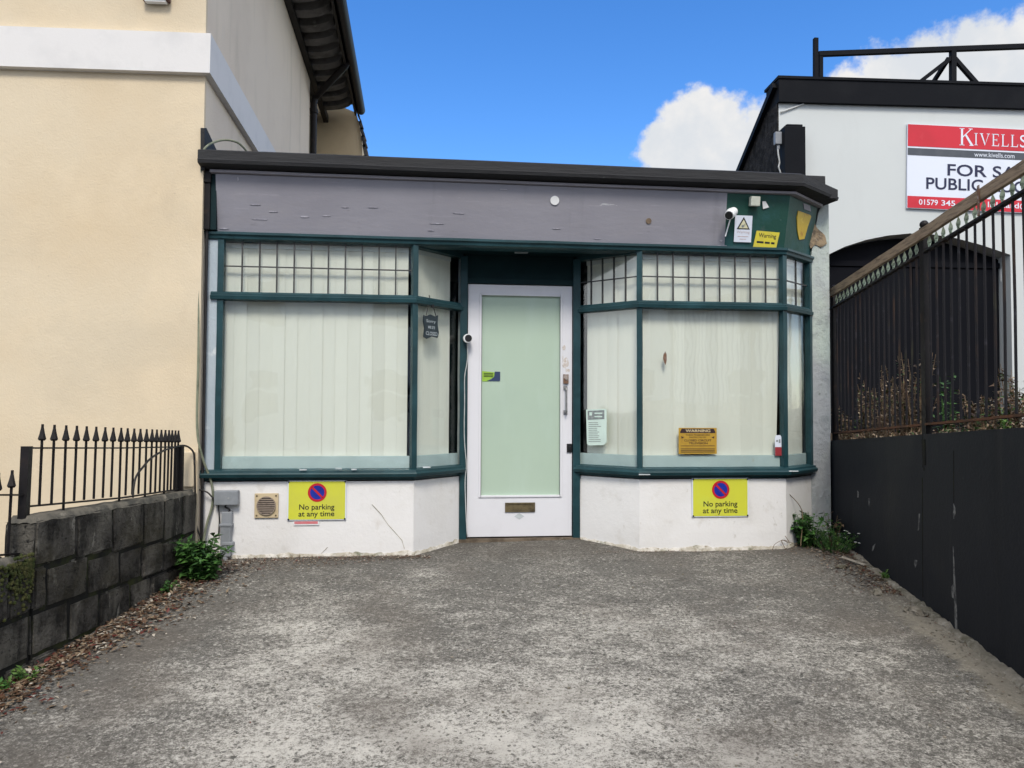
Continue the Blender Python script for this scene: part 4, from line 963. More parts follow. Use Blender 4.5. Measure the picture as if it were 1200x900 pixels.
# yard behind the wall
bm = B(); a, b = DF(-.1, 0, -.13), DF(6.2, 0, -.13)
fp = [(a.x, a.y), (b.x, b.y), (9, -6), (12, 3.15), (2.62, 3.3), (2.62, .05)]
lo = [bm.verts.new((x, y, -.5)) for x, y in fp]; hi = [bm.verts.new((x, y, .71+.066*(-min(0, y)))) for x, y in fp]
bm.faces.new(lo[::-1]); bm.faces.new(hi)
for i in range(6): bm.faces.new((lo[i], hi[i], hi[(i+1) % 6], lo[(i+1) % 6]))
kind(obj('yard_ground', bm, M['soil']), 'structure')

# iron railing on the dark wall
RC = -.075; RDF = Fr(DF(0, 0, RC), DF.u)
def q(x, y): return onw(RDF, x, y)
rr_ = thing('iron_railing', 'tall rusting iron railing with leaf finials on top of the anthracite wall', 'railing', RDF(2, dtop(2)))
A1, Z1 = q(974, 362); A2, Z2 = q(1200, 225)
def rz(a): return Z1+(Z2-Z1)*(a-A1)/(A2-A1)
B1, Y1 = q(975, 508); B2, Y2 = q(1200, 486.5)
def bz(a): return Y1+(Y2-Y1)*(a-B1)/(B2-B1)
T1, W1 = onw(RDF, 974, 343, .035); T2, W2 = onw(RDF, 1200, 195, .035)
def tz(a): return W1+(W2-W1)*(a-T1)/(T2-T1)
aN = q(1176, 400)[0]; aF = q(1035, 400)[0]; sp_ = (aN-aF)/17
aP0 = q(978, 420)[0]; aP1 = q(1085, 420)[0]; aEnd = aN+7*sp_; aP2 = aEnd
bm = B(); bar(bm, RDF(A1-.02, rz(A1-.02)), RDF(aEnd, rz(aEnd)), .034, .014); obj('rail', bm, M['railing'], rr_)
bm = B(); n = 40
for i in range(n):
    a0, a1 = lerp(aP0, aEnd, i/n), lerp(aP0, aEnd, (i+1)/n); bar(bm, RDF(a0, bz(a0)), RDF(a1+.002, bz(a1)), .034, .014)
rough(bm, .0025, 20); obj('rail', bm, M['rust'], rr_, label='rust-brown bottom rail')
leafpts = [(0, .0), (.012, .006), (.0085, .014), (.019, .022), (.021, .034), (.012, .048), (0, .066)]
leafpts = leafpts+[(-x, y) for x, y in leafpts[-2:0:-1]]
def finial(a, parent):
    z = rz(a)+.012; bm = B(); k = min(1.0, (tz(a)-.036-z)/.060)
    tube(bm, [RDF(a, z-.01), RDF(a, z+.012)], .0065, 8)
    mid = [RDF(a+x*1.25, z+.004+y*1.12, 0) for x, y in leafpts]; cf = bm.verts.new(RDF(a, z+.032, .013)); cb = bm.verts.new(RDF(a, z+.032, -.013)); mv = [bm.verts.new(p) for p in mid]
    for i in range(len(mv)): bm.faces.new((mv[i], mv[(i+1) % len(mv)], cf)); bm.faces.new((mv[(i+1) % len(mv)], mv[i], cb))
    obj('finial', bm, M['finial'], parent)
a = aP0+.06; cnt = 0
while a < aEnd-.02:
    if abs(a-aP1) > .03:
        j = rnd(-.004, .004); bm = B(); tube(bm, [RDF(a+j+rnd(-.004, .004), bz(a)-.01), RDF(a+j*.5+rnd(-.003, .003), lerp(bz(a), rz(a), .5), rnd(-.004, .004)), RDF(a, rz(a)+.008)], .0072, 6)
        o = obj('bar', bm, M['railing'], rr_); finial(a, o)
    a += sp_; cnt += 1
for ap, w, zt2 in ((aP0, .035, .03), (aP1, .04, .05), (aP2, .035, .05)):
    bm = B(); bar(bm, RDF(ap, dtop(ap)-.02), RDF(ap, tz(ap)+zt2), w, w); obj('post', bm, M['black_metal'], rr_)
    bm = B(); bmesh.ops.create_uvsphere(bm, u_segments=12, v_segments=8, radius=.026, matrix=Matrix.Translation(RDF(ap, tz(ap)+zt2+.018))); obj('post_knob', bm, M['black_metal'], rr_, smooth=True)
bm = B(); e = RDF(aP0-.02, tz(aP0)+.035); bar(bm, e+V((-.09, -.03, -.01)), e+V((.06, .0, .012)), .05, .022); obj('end_bracket', bm, M['black_metal'], rr_)
bm = B(); n = 30; TF = Fr(RDF(0, 0, .012), RDF.u)
aT0, aT1 = T1-.02, aEnd+.1
for i in range(1):
    fpoly(bm, TF, [(aT0, tz(aT0)-.033), (aT1, tz(aT1)-.030), (aT1, tz(aT1)+.030), (aT0, tz(aT0)+.033)], .006, .030)
bmesh.ops.subdivide_edges(bm, edges=[e for e in bm.edges if e.calc_length() > 1], cuts=30); rough(bm, .004, 3.0)
tag(obj('timber_plank', bm, M['wood']), 'weathered timber plank fixed along the top of the iron railing', 'plank')
bm = B(); a_ = q(1157.5, 230)[0]; fbox(bm, TF, a_-.010, a_+.010, rz(a_)-.01, tz(a_)+.05, .032, .036); tag(obj('metal_strap', bm, M['rustmark']), 'pinkish brown metal strap holding the timber plank near the red sign', 'strap')

# ================================================================== WHITE BUILDING
WO = V((3.75, 3.263, 0)); WB_ = Fr(WO, (1, -.049, 0))
def w_(x, y, c=0): return onw(WB_, x, y, c)
wb = thing('white_building', 'white building with black parapet capping and dark arched doorway', 'building', (6, 3.2, .6))
ztop = w_(915, 121)[1]; zt2 = w_(1200, 129)[1]; zc1 = w_(915, 94.5)[1]; zc2 = w_(1200, 103)[1]
aR = 9.0; sl = (zt2-ztop)/(w_(1200, 129)[0]-w_(915, 121)[0]); sl2 = (zc2-zc1)/(w_(1200, 103)[0]-w_(915, 94.5)[0])
arch = [w_(x, y) for x, y in ((971.5, 298), (990, 289), (1015, 281), (1040, 276), (1066, 273.5), (1092, 274.5), (1120, 279), (1150, 287), (1184, 298.5))]
aL, aRr = arch[0][0], arch[-1][0]; zs0, zs1 = arch[0][1], arch[-1][1]
bm = B(); fpoly(bm, WB_, [(0, -1), (aL, -1), (aL, ztop+sl*aL), (0, ztop)], -.3, 0)
fpoly(bm, WB_, arch+[(aRr, ztop+sl*aRr), (aL, ztop+sl*aL)], -.3, 0); fpoly(bm, WB_, [(aRr, -1), (aR, -1), (aR, ztop+sl*aR), (aRr, ztop+sl*aRr)], -.3, 0)
obj('front_wall', bm, M['wb'], wb)
bm = B(); fpoly(bm, WB_, [(-.02, ztop-.002), (aR, ztop+sl*aR), (aR, zc1+sl2*aR), (-.02, zc1)], -.35, .06); fpoly(bm, WB_, [(-.035, zc1), (aR, zc1+sl2*aR), (aR, zc1+sl2*aR+.035), (-.035, zc1+.035)], -.38, .075)
obj('parapet_capping', bm, M['coping_black'], wb)
bm = B(); fpoly(bm, WB_, [(aL+.02, -1), (aRr-.02, -1)]+[(a, z-.02) for a, z in arch[::-1]], -.28, -.22)
dr = obj('arched_door', bm, M['doorblack'], wb)
zf = (zs0+zs1)/2-.1; am = (aL+aRr)/2; bm = B()
for a0, a1 in ((aL+.05, am-.01), (am+.01, aRr-.05)):
    fbox(bm, WB_, a0, a1, .6, zf-.04, -.2195, -.19)
fbox(bm, WB_, aL+.02, aRr-.02, zf-.03, zf+.04, -.2195, -.17)
obj('door_leaves', bm, M['doorblack'], dr)
bm = B(); a, z = w_(1174, 322, -.18); fbox(bm, WB_, a-.02, a+.02, z-.09, z+.07, -.189, -.17); obj('door_plate', bm, M['white_plastic'], dr)
# side wall of dark rubble with falling verge
SB = Fr(WO+V((0, 0, 0)), (-.05, -1, 0)); s1 = onw(SB, 872, 197); s0_ = (0, zc1-.08)
k = (s1[1]-s0_[1])/(s1[0]-s0_[0])
bm = B(); fpoly(bm, SB, [(-.004, -1), (-.004, s0_[1]), (-5, s0_[1]-5*k), (-5, -1)], -.2, .02); bmesh.ops.triangulate(bm, faces=bm.faces[:]); obj('side_wall', bm, M['rubble'], wb)
bm = B(); bar(bm, SB(-.01, s0_[1]+.02, .03), SB(-5, s0_[1]-5*k+.02, .03), .10, .08); obj('verge', bm, M['coping_black'], wb)
bm = B(); v = [SB(-.3, s0_[1]+.0-.3*k, -.02), SB(-5, s0_[1]-5*k, -.02)]; quad(bm, v[0], v[0]+WB_.u*8.5, v[1]+WB_.u*8.5, v[1]); obj('roof', bm, M['slate'], wb)
# black chimney-like block and junction box
bm = B(); a0, z0 = w_(920, 205, .2); a1, z1 = w_(944, 148, .2); fbox(bm, WB_, a0, a1, 1.5, z1, .003, .2); fbox(bm, WB_, a0+.03, a1-.03, z1-.0, z1+.03, .003, .19)
obj('pilaster_block', bm, M['coping_black'], wb, bev=.01)
bm = B(); p0 = aty(947, 217, 1.2); p1 = aty(967.5, 206, 1.2); box(bm, p0.x-.4, p1.x, 1.2, 1.6, 2.4, p1.z); obj('rear_parapet', bm, M['lead'], shop, bev=.01)
c = w_(911.5, 163, .06); t = thing('junction_box', 'small grey junction box with white cable on the dark rubble gable', 'junction box', WB_(c[0], c[1], .05))
f = Fr(WB_(c[0], c[1], .04), WB_.u); bm = B(); fbox(bm, f, -.05, .045, -.08, .08, 0, .07); tube(bm, [f(0, -.08, .035), f(0, -.14, .035)], .02, 10); obj('box', bm, M['grey_plastic'], t, bev=.008)
bm = B(); tube(bm, spline([f(*onw(f, x, y, .04), .04) for x, y in ((911.5, 170), (912, 180), (913.5, 190), (912.5, 196), (914.5, 202), (916, 212))]), .010, 8); obj('cable', bm, M['cable_wht'], t)
bm = B(); tube(bm, [WB_(*w_(914, 132), .02), WB_(*w_(941, 122.5), .02)], .010, 6); tag(obj('wall_cable', bm, M['cable_wht']), 'pale cable slanting under the black capping at the white wall corner', 'cable')

# steel frame above the parapet
CF = -.12
t = thing('roof_frame', 'black steel frame with braced upright standing on the black parapet', 'steel frame', WB_(*w_(960, 95, CF), CF))
def wpt(x, y, c=CF): return WB_(*w_(x, y, c), c)
bm = B(); bar(bm, wpt(955.8, 96), wpt(955.8, 45), .055, .05); bar(bm, wpt(961.5, 96), wpt(961.5, 61), .05, .05); obj('post', bm, M['coping_black'], t)
bm = B(); e = wpt(1200, 54.5); s_ = wpt(959, 63.5); bar(bm, s_, s_+(e-s_)*1.7, .06, .06); obj('beam', bm, M['coping_black'], t)
bm = B(); bar(bm, wpt(1116.5, 100), wpt(1116.5, 60), .07, .06); obj('upright', bm, M['coping_black'], t)
for x0, y0 in ((1074, 99), (1147, 101)):
    bm = B(); bar(bm, wpt(x0, y0), wpt(1115.5 if x0 < 1100 else 1117, 67), .05, .05); obj('brace', bm, M['coping_black'], t)
bm = B(); bar(bm, wpt(1112, 68), wpt(1109, 96)-WB_.n*.5, .045, .045); obj('brace', bm, M['coping_black'], t)

# estate agent board
c0 = WB_(*w_(1063.5, 145, .03), .03); th = math.radians(-1.15)
bu = WB_.u*math.cos(th)+V((0, 0, 1))*math.sin(th); bw = V((0, 0, 1))*math.cos(th)-WB_.u*math.sin(th)
pxs = (w_(1200, 145)[0]-w_(1063, 145)[0])/137.0
Hh = w_(1064, 145)[1]-w_(1065, 243.5)[1]; Wd = pxs*203
SG = Fr(c0-bw*Hh, bu, bw)
t = thing('for_sale_board', 'red and white for sale board on the white building wall', 'sign', SG(Wd/2, 0))
bm = B(); fbox(bm, SG, 0, Wd, 0, Hh, -.02, 0); obj('board', bm, M['board_white'], t)
bm = B(); fbox(bm, SG, .005, Wd-.005, Hh*.735, Hh*.995, .001, .003); obj('red_header', bm, M['board_red'], t)
bm = B(); fbox(bm, SG, .005, Wd-.005, Hh*.005, Hh*.145, .001, .003); obj('red_footer', bm, M['board_red'], t)
bm = B(); fbox(bm, SG, .005, Wd-.005, Hh*.63, Hh*.715, .001, .003); obj('grey_strip', bm, M['board_grey'], t)
def bx(x): return (x-1063.5)*pxs
bm = B()
def serif(bm, ch, a, w, b, h, c=.0045):
    S = lambda pts: fpoly(bm, SG, [(a+w*x, b+h*y) for x, y in pts], c, c+.0006)
    R = lambda x0, x1, y0, y1: S([(x0, y0), (x1, y0), (x1, y1), (x0, y1)])
    if ch == 'K':
        R(.14, .28, 0, 1); R(.04, .38, 0, .04); R(.04, .38, .96, 1); S([(.28, .46), (.28, .54), (.78, .96), (.86, .96)]); S([(.40, .60), (.50, .68), (.98, .04), (.80, .04)]); R(.72, 1.0, 0, .04); R(.66, .94, .96, 1)
    if ch == 'I': R(.36, .64, 0, 1); R(.1, .9, 0, .05); R(.1, .9, .95, 1)
    if ch == 'V': S([(.08, .96), (.24, .96), (.56, .12), (.5, 0)]); S([(.5, 0), (.56, .12), (.90, .96), (.83, .96)]); R(.0, .34, .95, 1); R(.68, 1, .95, 1)
    if ch in 'EL':
        R(.16, .32, 0, 1); R(.04, .46 if ch == 'L' else .32, .95, 1); R(.04, .16, 0, .05); S([(.32, 0), (.9, 0), (.97, .24), (.92, .24), (.82, .06), (.32, .06)])
    if ch == 'E': S([(.32, .94), (.82, .94), (.86, .80), (.92, .80), (.88, 1), (.32, 1)]); R(.32, .68, .48, .54); R(.66, .71, .40, .62)
lh = Hh*.17; by = Hh*.79
serif(bm, 'K', bx(1123), bx(1140)-bx(1123), by-.02, Hh*.205)
x = bx(1140.5)
for ch, w in (('I', .055), ('V', .135), ('E', .105), ('L', .105), ('L', .105), ('S', .09)):
    w *= 1.03
    if ch == 'S': text(bm, 'S', SG, x, x+w, by-.01, by-.01+lh*.88, .0048)
    else: serif(bm, ch, x, w, by-.01, lh*.86)
    x += w+.022
obj('company_lettering', bm, M['board_white'], t); bm = B(); text(bm, '01579', SG, bx(1077), bx(1099), Hh*.045, Hh*.11, .0045, bold=.012); obj('phone_lettering', bm, M['board_white'], t); bm = B(); text(bm, '345', SG, bx(1103), bx(1119), Hh*.045, Hh*.11, .0045, bold=.012)
obj('phone_lettering', bm, M['board_white'], t); bm = B(); text(bm, 'liskeard@', SG, bx(1157), bx(1206), Hh*.03, Hh*.12, .0045, bold=.012)
obj('email_lettering', bm, M['board_white'], t); bm = B(); text(bm, 'www.kivells.com', SG, bx(1141), bx(1188), Hh*.645, Hh*.70, .0045)
obj('web_lettering', bm, M['board_white'], t)
bm = B(); text(bm, 'FOR SALE', SG, bx(1110), bx(1214), Hh*.405, Hh*.545, .003, bold=.014); obj('navy_lettering', bm, M['board_navy'], t); bm = B(); text(bm, 'PUBLIC AUCTION', SG, bx(1085.5), bx(1252), Hh*.235, Hh*.375, .003, bold=.014)
obj('navy_lettering', bm, M['board_navy'], t)

# ================================================================== PLANTS
def plant(name, label, cat, c, n_st, h, spread, lmats, lsize, leaves, group=None, stem='dry', droop=.3, flowers=0, up=.5):
    t = thing(name, label, cat, c, group); bs = B(); bl = B(); c = V(c); bf = B()
    for i in range(n_st):
        an = rnd(0, 6.283); r = spread*math.sqrt(random.random()); b0 = c+V((math.cos(an)*r*.35, math.sin(an)*r*.35, -.01)); hh = h*rnd(.45, 1.05)
        tip = c+V((math.cos(an)*r, math.sin(an)*r, hh)); mid = b0.lerp(tip, .55)+V((0, 0, hh*.12)); pts = spline([b0, mid, tip], 4); tube(bs, pts, .0022+.002*h, 5, taper=.4, cap=False)
        for k in range(leaves):
            u = rnd(.15, 1); p = pts[min(len(pts)-1, int(u*(len(pts)-1)))]+V((rnd(-1, 1), rnd(-1, 1), rnd(-1, 1)))*.008
            d = V((rnd(-1, 1), rnd(-1, 1), rnd(-droop, up))); s = lsize*rnd(.5, 1.3); leafq(bl, p, d, (rnd(-.3, .3), rnd(-.3, .3), 1), s, s*rnd(.4, .65), random.randrange(len(lmats)), rnd(-.2, .3))
        if i < flowers:
            p = tip+V((0, 0, .01))
            for k in range(9):
                q_ = k*6.283/9; leafq(bf, p, (math.cos(q_), math.sin(q_)-.3, .25), (0, 0, 1), .013, .008, 0)
    obj('stems', bs, M[stem], t); obj('leaves', bl, None, t, mats=[M[x] for x in lmats])
    if flowers: obj('flowers', bf, M['petal'], t)
    return t
p = onground(236, 684)
plant('leafy_plant', 'bushy green weed at the foot of the grey conduit', 'plant', (p.x-.02, p.y+.06, gz(0, p.y)), 60, .27, .17, ['leaf', 'leaf2'], .055, 18, stem='leaf2')
p = onground(205, 697); plant('leafy_plant', 'small green weed against the end of the block wall', 'plant', (p.x-.05, p.y, gz(0, p.y)), 10, .09, .06, ['leaf', 'leaf2'], .03, 8, stem='leaf2')
p = onground(40, 800); plant('leafy_plant', 'little green weed at the wall foot near the left edge', 'plant', (p.x-.03, p.y, gz(0, p.y)), 12, .06, .07, ['leaf', 'grass'], .028, 8, stem='leaf2')
p = onground(5, 812); plant('leafy_plant', 'tiny green weed cut by the left edge at the wall foot', 'plant', (p.x-.02, p.y, gz(0, p.y)), 8, .06, .05, ['leaf', 'grass'], .028, 8, stem='leaf2')
p = onground(946, 652); pr = V((2.28, -.34, gz(0, -.34)))
plant('leafy_plant', 'dark leafy weed in front of the flaking pier', 'plant', (2.20, -.34, gz(0, -.36)), 44, .27, .15, ['leaf', 'leaf2'], .05, 12, stem='leaf2')
plant('daisy_plant', 'low daisies with white flowers at the corner of the anthracite wall', 'plant', (2.32, -.50, gz(0, -.52)), 60, .17, .20, ['leaf', 'leaf2', 'grass'], .022, 10, stem='leaf2', flowers=20)
plant('leafy_plant', 'slim weed with upright leaves against the corner of the anthracite wall', 'plant', (2.43, -.30, gz(0, -.3)), 14, .27, .08, ['leaf2', 'leaf', 'dry'], .05, 7, stem='dry')
p = onground(1034, 681); plant('grass_tuft', 'small yellow-green tuft at the foot of the anthracite wall', 'grass tuft', (p.x+.02, p.y, gz(0, p.y)), 16, .05, .045, ['grass', 'leaf'], .025, 5, stem='grass', up=1.5)
# dry twig against the plinth
bm = B(); tube(bm, spline([aty(x, y, -.40) for x, y in ((921, 645), (916, 633), (925, 636), (920, 628))]), .0025, 5); tube(bm, spline([(2.08, -.45, .0), aty(940, 600, -.35), aty(926, 580, -.34), aty(921, 577, -.36)]), .003, 5); tube(bm, spline([aty(x, y, -.42) for x, y in ((905, 645), (908, 638), (918, 633), (930, 637))]), .002, 5)
tag(obj('dry_twig', bm, M['dry']), 'thin dead stems leaning on the plinth at its right corner', 'twig')
# weeds in the yard behind the railing
rows = [(1000, 470, 'd'), (1012, 455, 'd'), (1022, 440, 'd'), (1033, 430, 'd'), (1044, 450, 'd'), (1055, 430, 'd'), (1066, 415, 'd'), (1076, 405, 'd'), (1078, 460, 'd'), (990, 480, 'd'), (1113, 440, 'g'), (1108, 430, 'g'), (1150, 460, 'd'), (1155, 470, 'p'), (1175, 450, 'd'), (1185, 440, 'd'), (1195, 430, 'd'), (1130, 480, 'd'), (1168, 480, 'y'), (1143, 455, 'p'), (1205, 450, 'd'), (1030, 480, 'p'), (1060, 470, 'p')]
for i, (x, y, k) in enumerate(rows):
    c = rnd(-.22, -.5); a, z = onw(DF, x, y, c); P = DF(a, 0, c); base = .71+.066*(-min(0, P.y))
    h = max(.15, z-base)
    if k == 'd': plant('dry_weed', 'brown seed-headed dry weed behind the iron railing', 'weed', (P.x, P.y, base), 12, h, .12, ['dry', 'dry2', 'lit_brown', 'leaf2'], .032, 30, group='dry weeds behind the iron railing')
    elif k == 'p': plant('pale_weed', 'pale dry weed with bleached heads behind the iron railing', 'weed', (P.x, P.y, base), 9, h, .09, ['dry2', 'dry'], .03, 24, group='pale weeds behind the iron railing')
    elif k == 'g': plant('green_weed', 'taller green weed behind the iron railing near its thick post', 'weed', (P.x, P.y, base), 6, h, .07, ['leaf2', 'leaf'], .045, 10, stem='leaf2', group='green weeds near the railing post')
    else: plant('yellow_weed', 'yellow-green weed close to the rusty bottom rail', 'weed', (P.x, P.y, base), 10, h, .09, ['grass', 'leaf'], .035, 12, stem='grass')
bm = B()
for i in range(1700):
    a = rnd(.0, 4.4); c = -abs(random.gauss(.17, .10)); c = min(c, -.145); P = DF(a, 0, c); b = .71+.066*(-min(0, P.y))
    leafq(bm, (P.x, P.y, b+rnd(0, .09)), (rnd(-1, 1), rnd(-1, 1), rnd(-.2, 1.4)), (0, 0, 1), rnd(.015, .045), rnd(.006, .016), random.randrange(5), 0)
kind(obj('undergrowth', bm, None, mats=[M['dry'], M['lit_brown'], M['dry2'], M['leaf2'], M['lit_tan']]), 'stuff')

# ================================================================== LITTER
def litter(bm, x, y, s, up=.004):
    z = ground_z(x, y)+.003+rnd(0, up); leafq(bm, (x, y, z), (rnd(-1, 1), rnd(-1, 1), rnd(-.05, .25)), (rnd(-.2, .2), rnd(-.2, .2), 1), s, s*rnd(.25, .7), random.choices((0, 1, 2, 3), (5, 4, 1.3, 1.2))[0], rnd(-.15, .25))
bm = B()
for i in range(5200):   # along the block wall
    y = rnd(-3.4, -.5); w = .11+.07*noise.noise(V((y*2, 0, 0)))+.05*(y > -1.6); x = facex(y)+.01+abs(random.gauss(0, w)); litter(bm, x, y, rnd(.008, .042), .016)
for i in range(2600):   # foot of the left plinth
    x = rnd(-2.2, -.7); y = yb-.03-abs(random.gauss(0, .05+.12*max(0, -.9-x))); litter(bm, x, y, rnd(.005, .022), .006)
for i in range(500):
    x = rnd(.5, 2.1); y = min(yb, -.02-(x-.46)*.95)-.02-abs(random.gauss(0, .03)) if x < .86 else yb-.02-abs(random.gauss(0, .03+.05*(x > 1.6))); litter(bm, x, y, rnd(.004, .016), .004)
for i in range(1900):   # right corner heap
    a = rnd(.25, 1.5); c = .02+abs(random.gauss(0, .12+.10*(1.5-a)*.5)); P = DF(a, 0, c); litter(bm, P.x-.0, P.y, rnd(.006, .03), .02*(1.5-a))
for i in range(500):
    a = rnd(1.3, 4.5); c = .02+abs(random.gauss(0, .06)); P = DF(a, 0, c); litter(bm, P.x, P.y, rnd(.005, .018))
for i in range(520):
    litter(bm, rnd(-2, 2), rnd(-3.3, -.5), rnd(.004, .013), .002)
kind(obj('leaf_litter', bm, None, mats=[M['lit_brown'], M['lit_tan'], M['lit_pale'], M['lit_red']]), 'stuff')
# grit and little stones
bm = B()
for i in range(900):
    r = random.random()
    if r < .45: y = rnd(-3.3, -.5); x = facex(y)+.02+abs(random.gauss(0, .15))
    elif r < .75: P = DF(rnd(.3, 3.5), 0, .03+abs(random.gauss(0, .12))); x, y = P.x, P.y
    else: x, y = rnd(-2, 2), rnd(-3.3, -.5)
    s = rnd(.0025, .008); m4 = Matrix.Translation((x, y, ground_z(x, y)+s*.4)) @ Matrix.Rotation(rnd(0, 6), 4, 'Z') @ Matrix.Diagonal((s*rnd(.7, 1.4), s, s*rnd(.4, .8), 1))
    bmesh.ops.create_icosphere(bm, subdivisions=1, radius=1, matrix=m4)
rough(bm, .0015, 150); kind(obj('grit', bm, M['cement']), 'stuff')
# larger pale scraps
for i, (x, y, s, lab) in enumerate(((985, 668, .05, 'flat pale stone beside the daisies'), (1028, 697, .055, 'pale rubble lump at the foot of the anthracite wall'), (1074, 722, .07, 'larger pale rubble lump further along the anthracite wall'), (1009, 661, .04, 'small broken tile piece beneath the daisies'))):
    p = onground(x, y); bm = B(); bmesh.ops.create_icosphere(bm, subdivisions=3, radius=1, matrix=Matrix.Translation((p.x, p.y, gz(0, p.y)+s*.12)) @ Matrix.Rotation(i*1.1, 4, 'Z') @ Matrix.Diagonal((s, s*.5, s*.3, 1))); rough(bm, s*.35, 30); rough(bm, s*.15, 90)
    tag(obj('stone', bm, M['cement']), lab, 'stone')
p = onground(1001, 664); bm = B(); bar(bm, (p.x-.06, p.y+.05, gz(0, p.y)+.05), (p.x+.05, p.y-.06, gz(0, p.y)+.012), .03, .008); tag(obj('wood_offcut', bm, M['lit_pale']), 'pale flat offcut leaning in the leaves by the daisies', 'offcut')

# ================================================================== HOUSE ACROSS THE STREET (behind the camera, seen only in the glass)
oh = thing('terrace_house', 'pale terrace across the street, mirrored faintly in the shop glass', 'house', (0, -19, -.52))
bm = B(); box(bm, -16, 16, -26, -19, -.6, 6.2); obj('wall', bm, M['brick'], oh)
bm = B(); fpoly(bm, Fr((0, -22.5, 0), (0, 1, 0)), [(-3.8, 6.1), (3.8, 6.1), (0, 8.6)], -16.3, 16.3); obj('roof', bm, M['slate'], oh)
for i in range(8):
    for z in (.6, 3.6):
        bm = B(); x = -14+i*4; fbox(bm, Fr((x, -18.99, z), (-1, 0, 0)), -.65, .65, 0, 1.7, 0, .03); o = obj('window', bm, M['white_plastic'], oh)
        bm = B(); fbox(bm, Fr((x, -18.95, z), (-1, 0, 0)), -.56, .56, .08, .82, 0, .01); fbox(bm, Fr((x, -18.95, z), (-1, 0, 0)), -.56, .56, .9, 1.62, 0, .01); obj('pane', bm, M['void'], o)

# ================================================================== SKY
w = bpy.data.worlds.new('World'); sc.world = w; w.use_nodes = True; nt = w.node_tree; N = nt.nodes; L = nt.links; N.clear()
SUN = V((-.03, -.62, .74)).normalized()
out = N.new('ShaderNodeOutputWorld'); sky = N.new('ShaderNodeTexSky'); sky.sky_type = 'NISHITA'; sky.sun_disc = False
sky.sun_elevation = math.asin(SUN.z); sky.sun_rotation = math.atan2(SUN.x, SUN.y); sky.altitude = 50; sky.air_density = 1.0; sky.dust_density = .3; sky.ozone_density = 3.2
bg1 = N.new('ShaderNodeBackground'); bg1.inputs[1].default_value = SKYK; 
hs = N.new('ShaderNodeHueSaturation'); hs.inputs['Saturation'].default_value = 1.30; hs.inputs['Hue'].default_value = .508; L.new(sky.outputs[0], hs.inputs['Color']); L.new(hs.outputs[0], bg1.inputs[0])
bg2 = N.new('ShaderNodeBackground'); bg2.inputs[1].default_value = 1.0
mixs = N.new('ShaderNodeMixShader'); L.new(bg1.outputs[0], mixs.inputs[1]); L.new(bg2.outputs[0], mixs.inputs[2]); L.new(mixs.outputs[0], out.inputs[0])
tc = N.new('ShaderNodeTexCoord'); D = tc.outputs['Generated']
def nzz(scale, det, rg=.6, vec=None, col=False):
    n = N.new('ShaderNodeTexNoise'); n.inputs['Scale'].default_value = scale; n.inputs['Detail'].default_value = det; n.inputs['Roughness'].default_value = rg
    L.new(vec or D, n.inputs[0]); return n.outputs['Color' if col else 'Fac']
def vm(op, a, b=None, s=None):
    n = N.new('ShaderNodeVectorMath'); n.operation = op
    for i, v in enumerate((a, b)):
        if v is None: continue
        if isinstance(v, (tuple, Vector)): n.inputs[i].default_value = tuple(v)
        else: L.new(v, n.inputs[i])
    if s is not None: n.inputs['Scale'].default_value = s
    return n
def mm(op, a, b=0.0, c=None):
    n = N.new('ShaderNodeMath'); n.operation = op
    for i, v in enumerate((a, b) if c is None else (a, b, c)):
        if isinstance(v, (int, float)): n.inputs[i].default_value = v
        else: L.new(v, n.inputs[i])
    return n.outputs[0]
def mr(f, lo, hi, a=0., b=1., smooth=True):
    n = N.new('ShaderNodeMapRange'); n.interpolation_type = 'SMOOTHSTEP' if smooth else 'LINEAR'
    for i, v in enumerate((lo, hi, a, b)): n.inputs[i+1].default_value = v
    L.new(f, n.inputs[0]); return n.outputs[0]
warp = vm('SCALE', vm('SUBTRACT', nzz(7, 6, .6, col=True), (.5, .5, .5)).outputs[0], s=.07).outputs[0]
DW = vm('ADD', D, warp).outputs[0]
blobs = [(800, 155, 42), (775, 178, 34), (845, 165, 50), (890, 168, 52), (880, 215, 80), (790, 205, 46), (930, 195, 70), (1000, 120, 34), (1045, 106, 38), (1090, 98, 48), (1140, 86, 50), (1190, 78, 52), (1240, 70, 65), (1060, 150, 60), (1290, 60, 80), (985, 150, 45)]
m_ = None
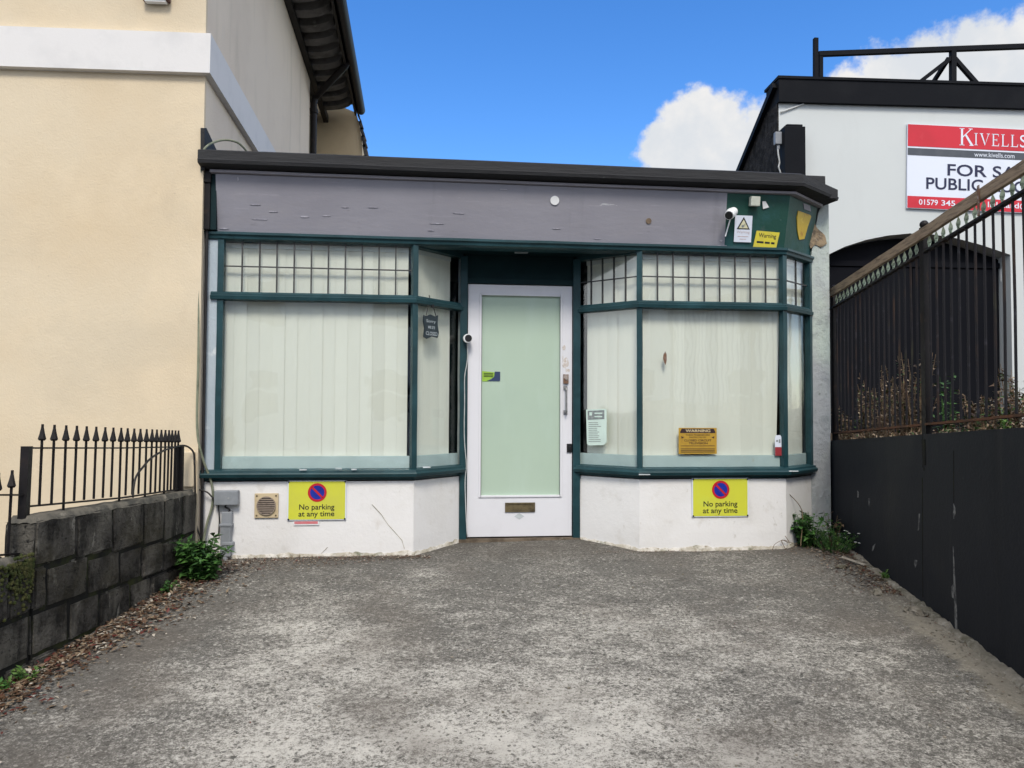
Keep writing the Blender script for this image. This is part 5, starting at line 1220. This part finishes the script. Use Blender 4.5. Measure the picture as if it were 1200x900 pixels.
for x, y, r in blobs:
    d = ray(x, y).normalized(); dist = vm('DISTANCE', DW, d).outputs['Value']; v = mm('SUBTRACT', 1.0, mm('DIVIDE', dist, r/870))
    m_ = v if m_ is None else mm('MAXIMUM', m_, v)
puff = mm('MULTIPLY', mm('SUBTRACT', nzz(22, 8, .62), .5), 1.1)
cl = mr(mm('ADD', m_, puff), .0, .32)
# unseen broken cloud added away from the shop's sky, to soften the light
viewd = vm('DISTANCE', D, ray(600, 200).normalized()).outputs['Value']
rest = mm('MULTIPLY', mr(nzz(2.3, 8, .6), .36, .54), mr(viewd, .75, 1.0))
fac = mm('MAXIMUM', cl, rest)
L.new(fac, mixs.inputs[0])
cr = N.new('ShaderNodeMix'); cr.data_type = 'RGBA'; L.new(mr(nzz(9, 6, .6), .38, .68), cr.inputs[0]); cr.inputs[6].default_value = (.83*CLK, .87*CLK, .92*CLK, 1); cr.inputs[7].default_value = (CLK*1.04, CLK*1.02, CLK, 1)
L.new(cr.outputs[2], bg2.inputs[0]); L.new(mr(viewd, .55, 1.1, 1.0, CLK2/CLK), bg2.inputs[1])  # cloud out of view set brighter, added to lift the light
sun = bpy.data.lights.new('sun', 'SUN'); sun.energy = SUNK; sun.angle = math.radians(SUNA); sun.color = (1, .92, .80)
so = bpy.data.objects.new('sun', sun); COL.objects.link(so); so.rotation_euler = (-SUN).to_track_quat('-Z', 'Y').to_euler()

# ================================================================== CAMERA
cd = bpy.data.cameras.new('camera'); cam = bpy.data.objects.new('camera', cd); COL.objects.link(cam)
cd.sensor_width = 36; cd.lens = 36*F/1200; cd.clip_end = 3000; cd.clip_start = .05
m3 = Matrix((rr, uu, -fw)).transposed(); cam.matrix_world = Matrix.Translation(CAM) @ m3.to_4x4(); sc.camera = cam
sc.view_settings.view_transform = 'Standard'; sc.view_settings.look = 'None'; sc.view_settings.exposure = EXPO; sc.view_settings.gamma = 1; sc.view_settings.use_curve_mapping = False
sc.cycles.use_denoising = True; sc.cycles.max_bounces = 7; sc.cycles.transparent_max_bounces = 12; sc.cycles.caustics_reflective = False; sc.cycles.caustics_refractive = False
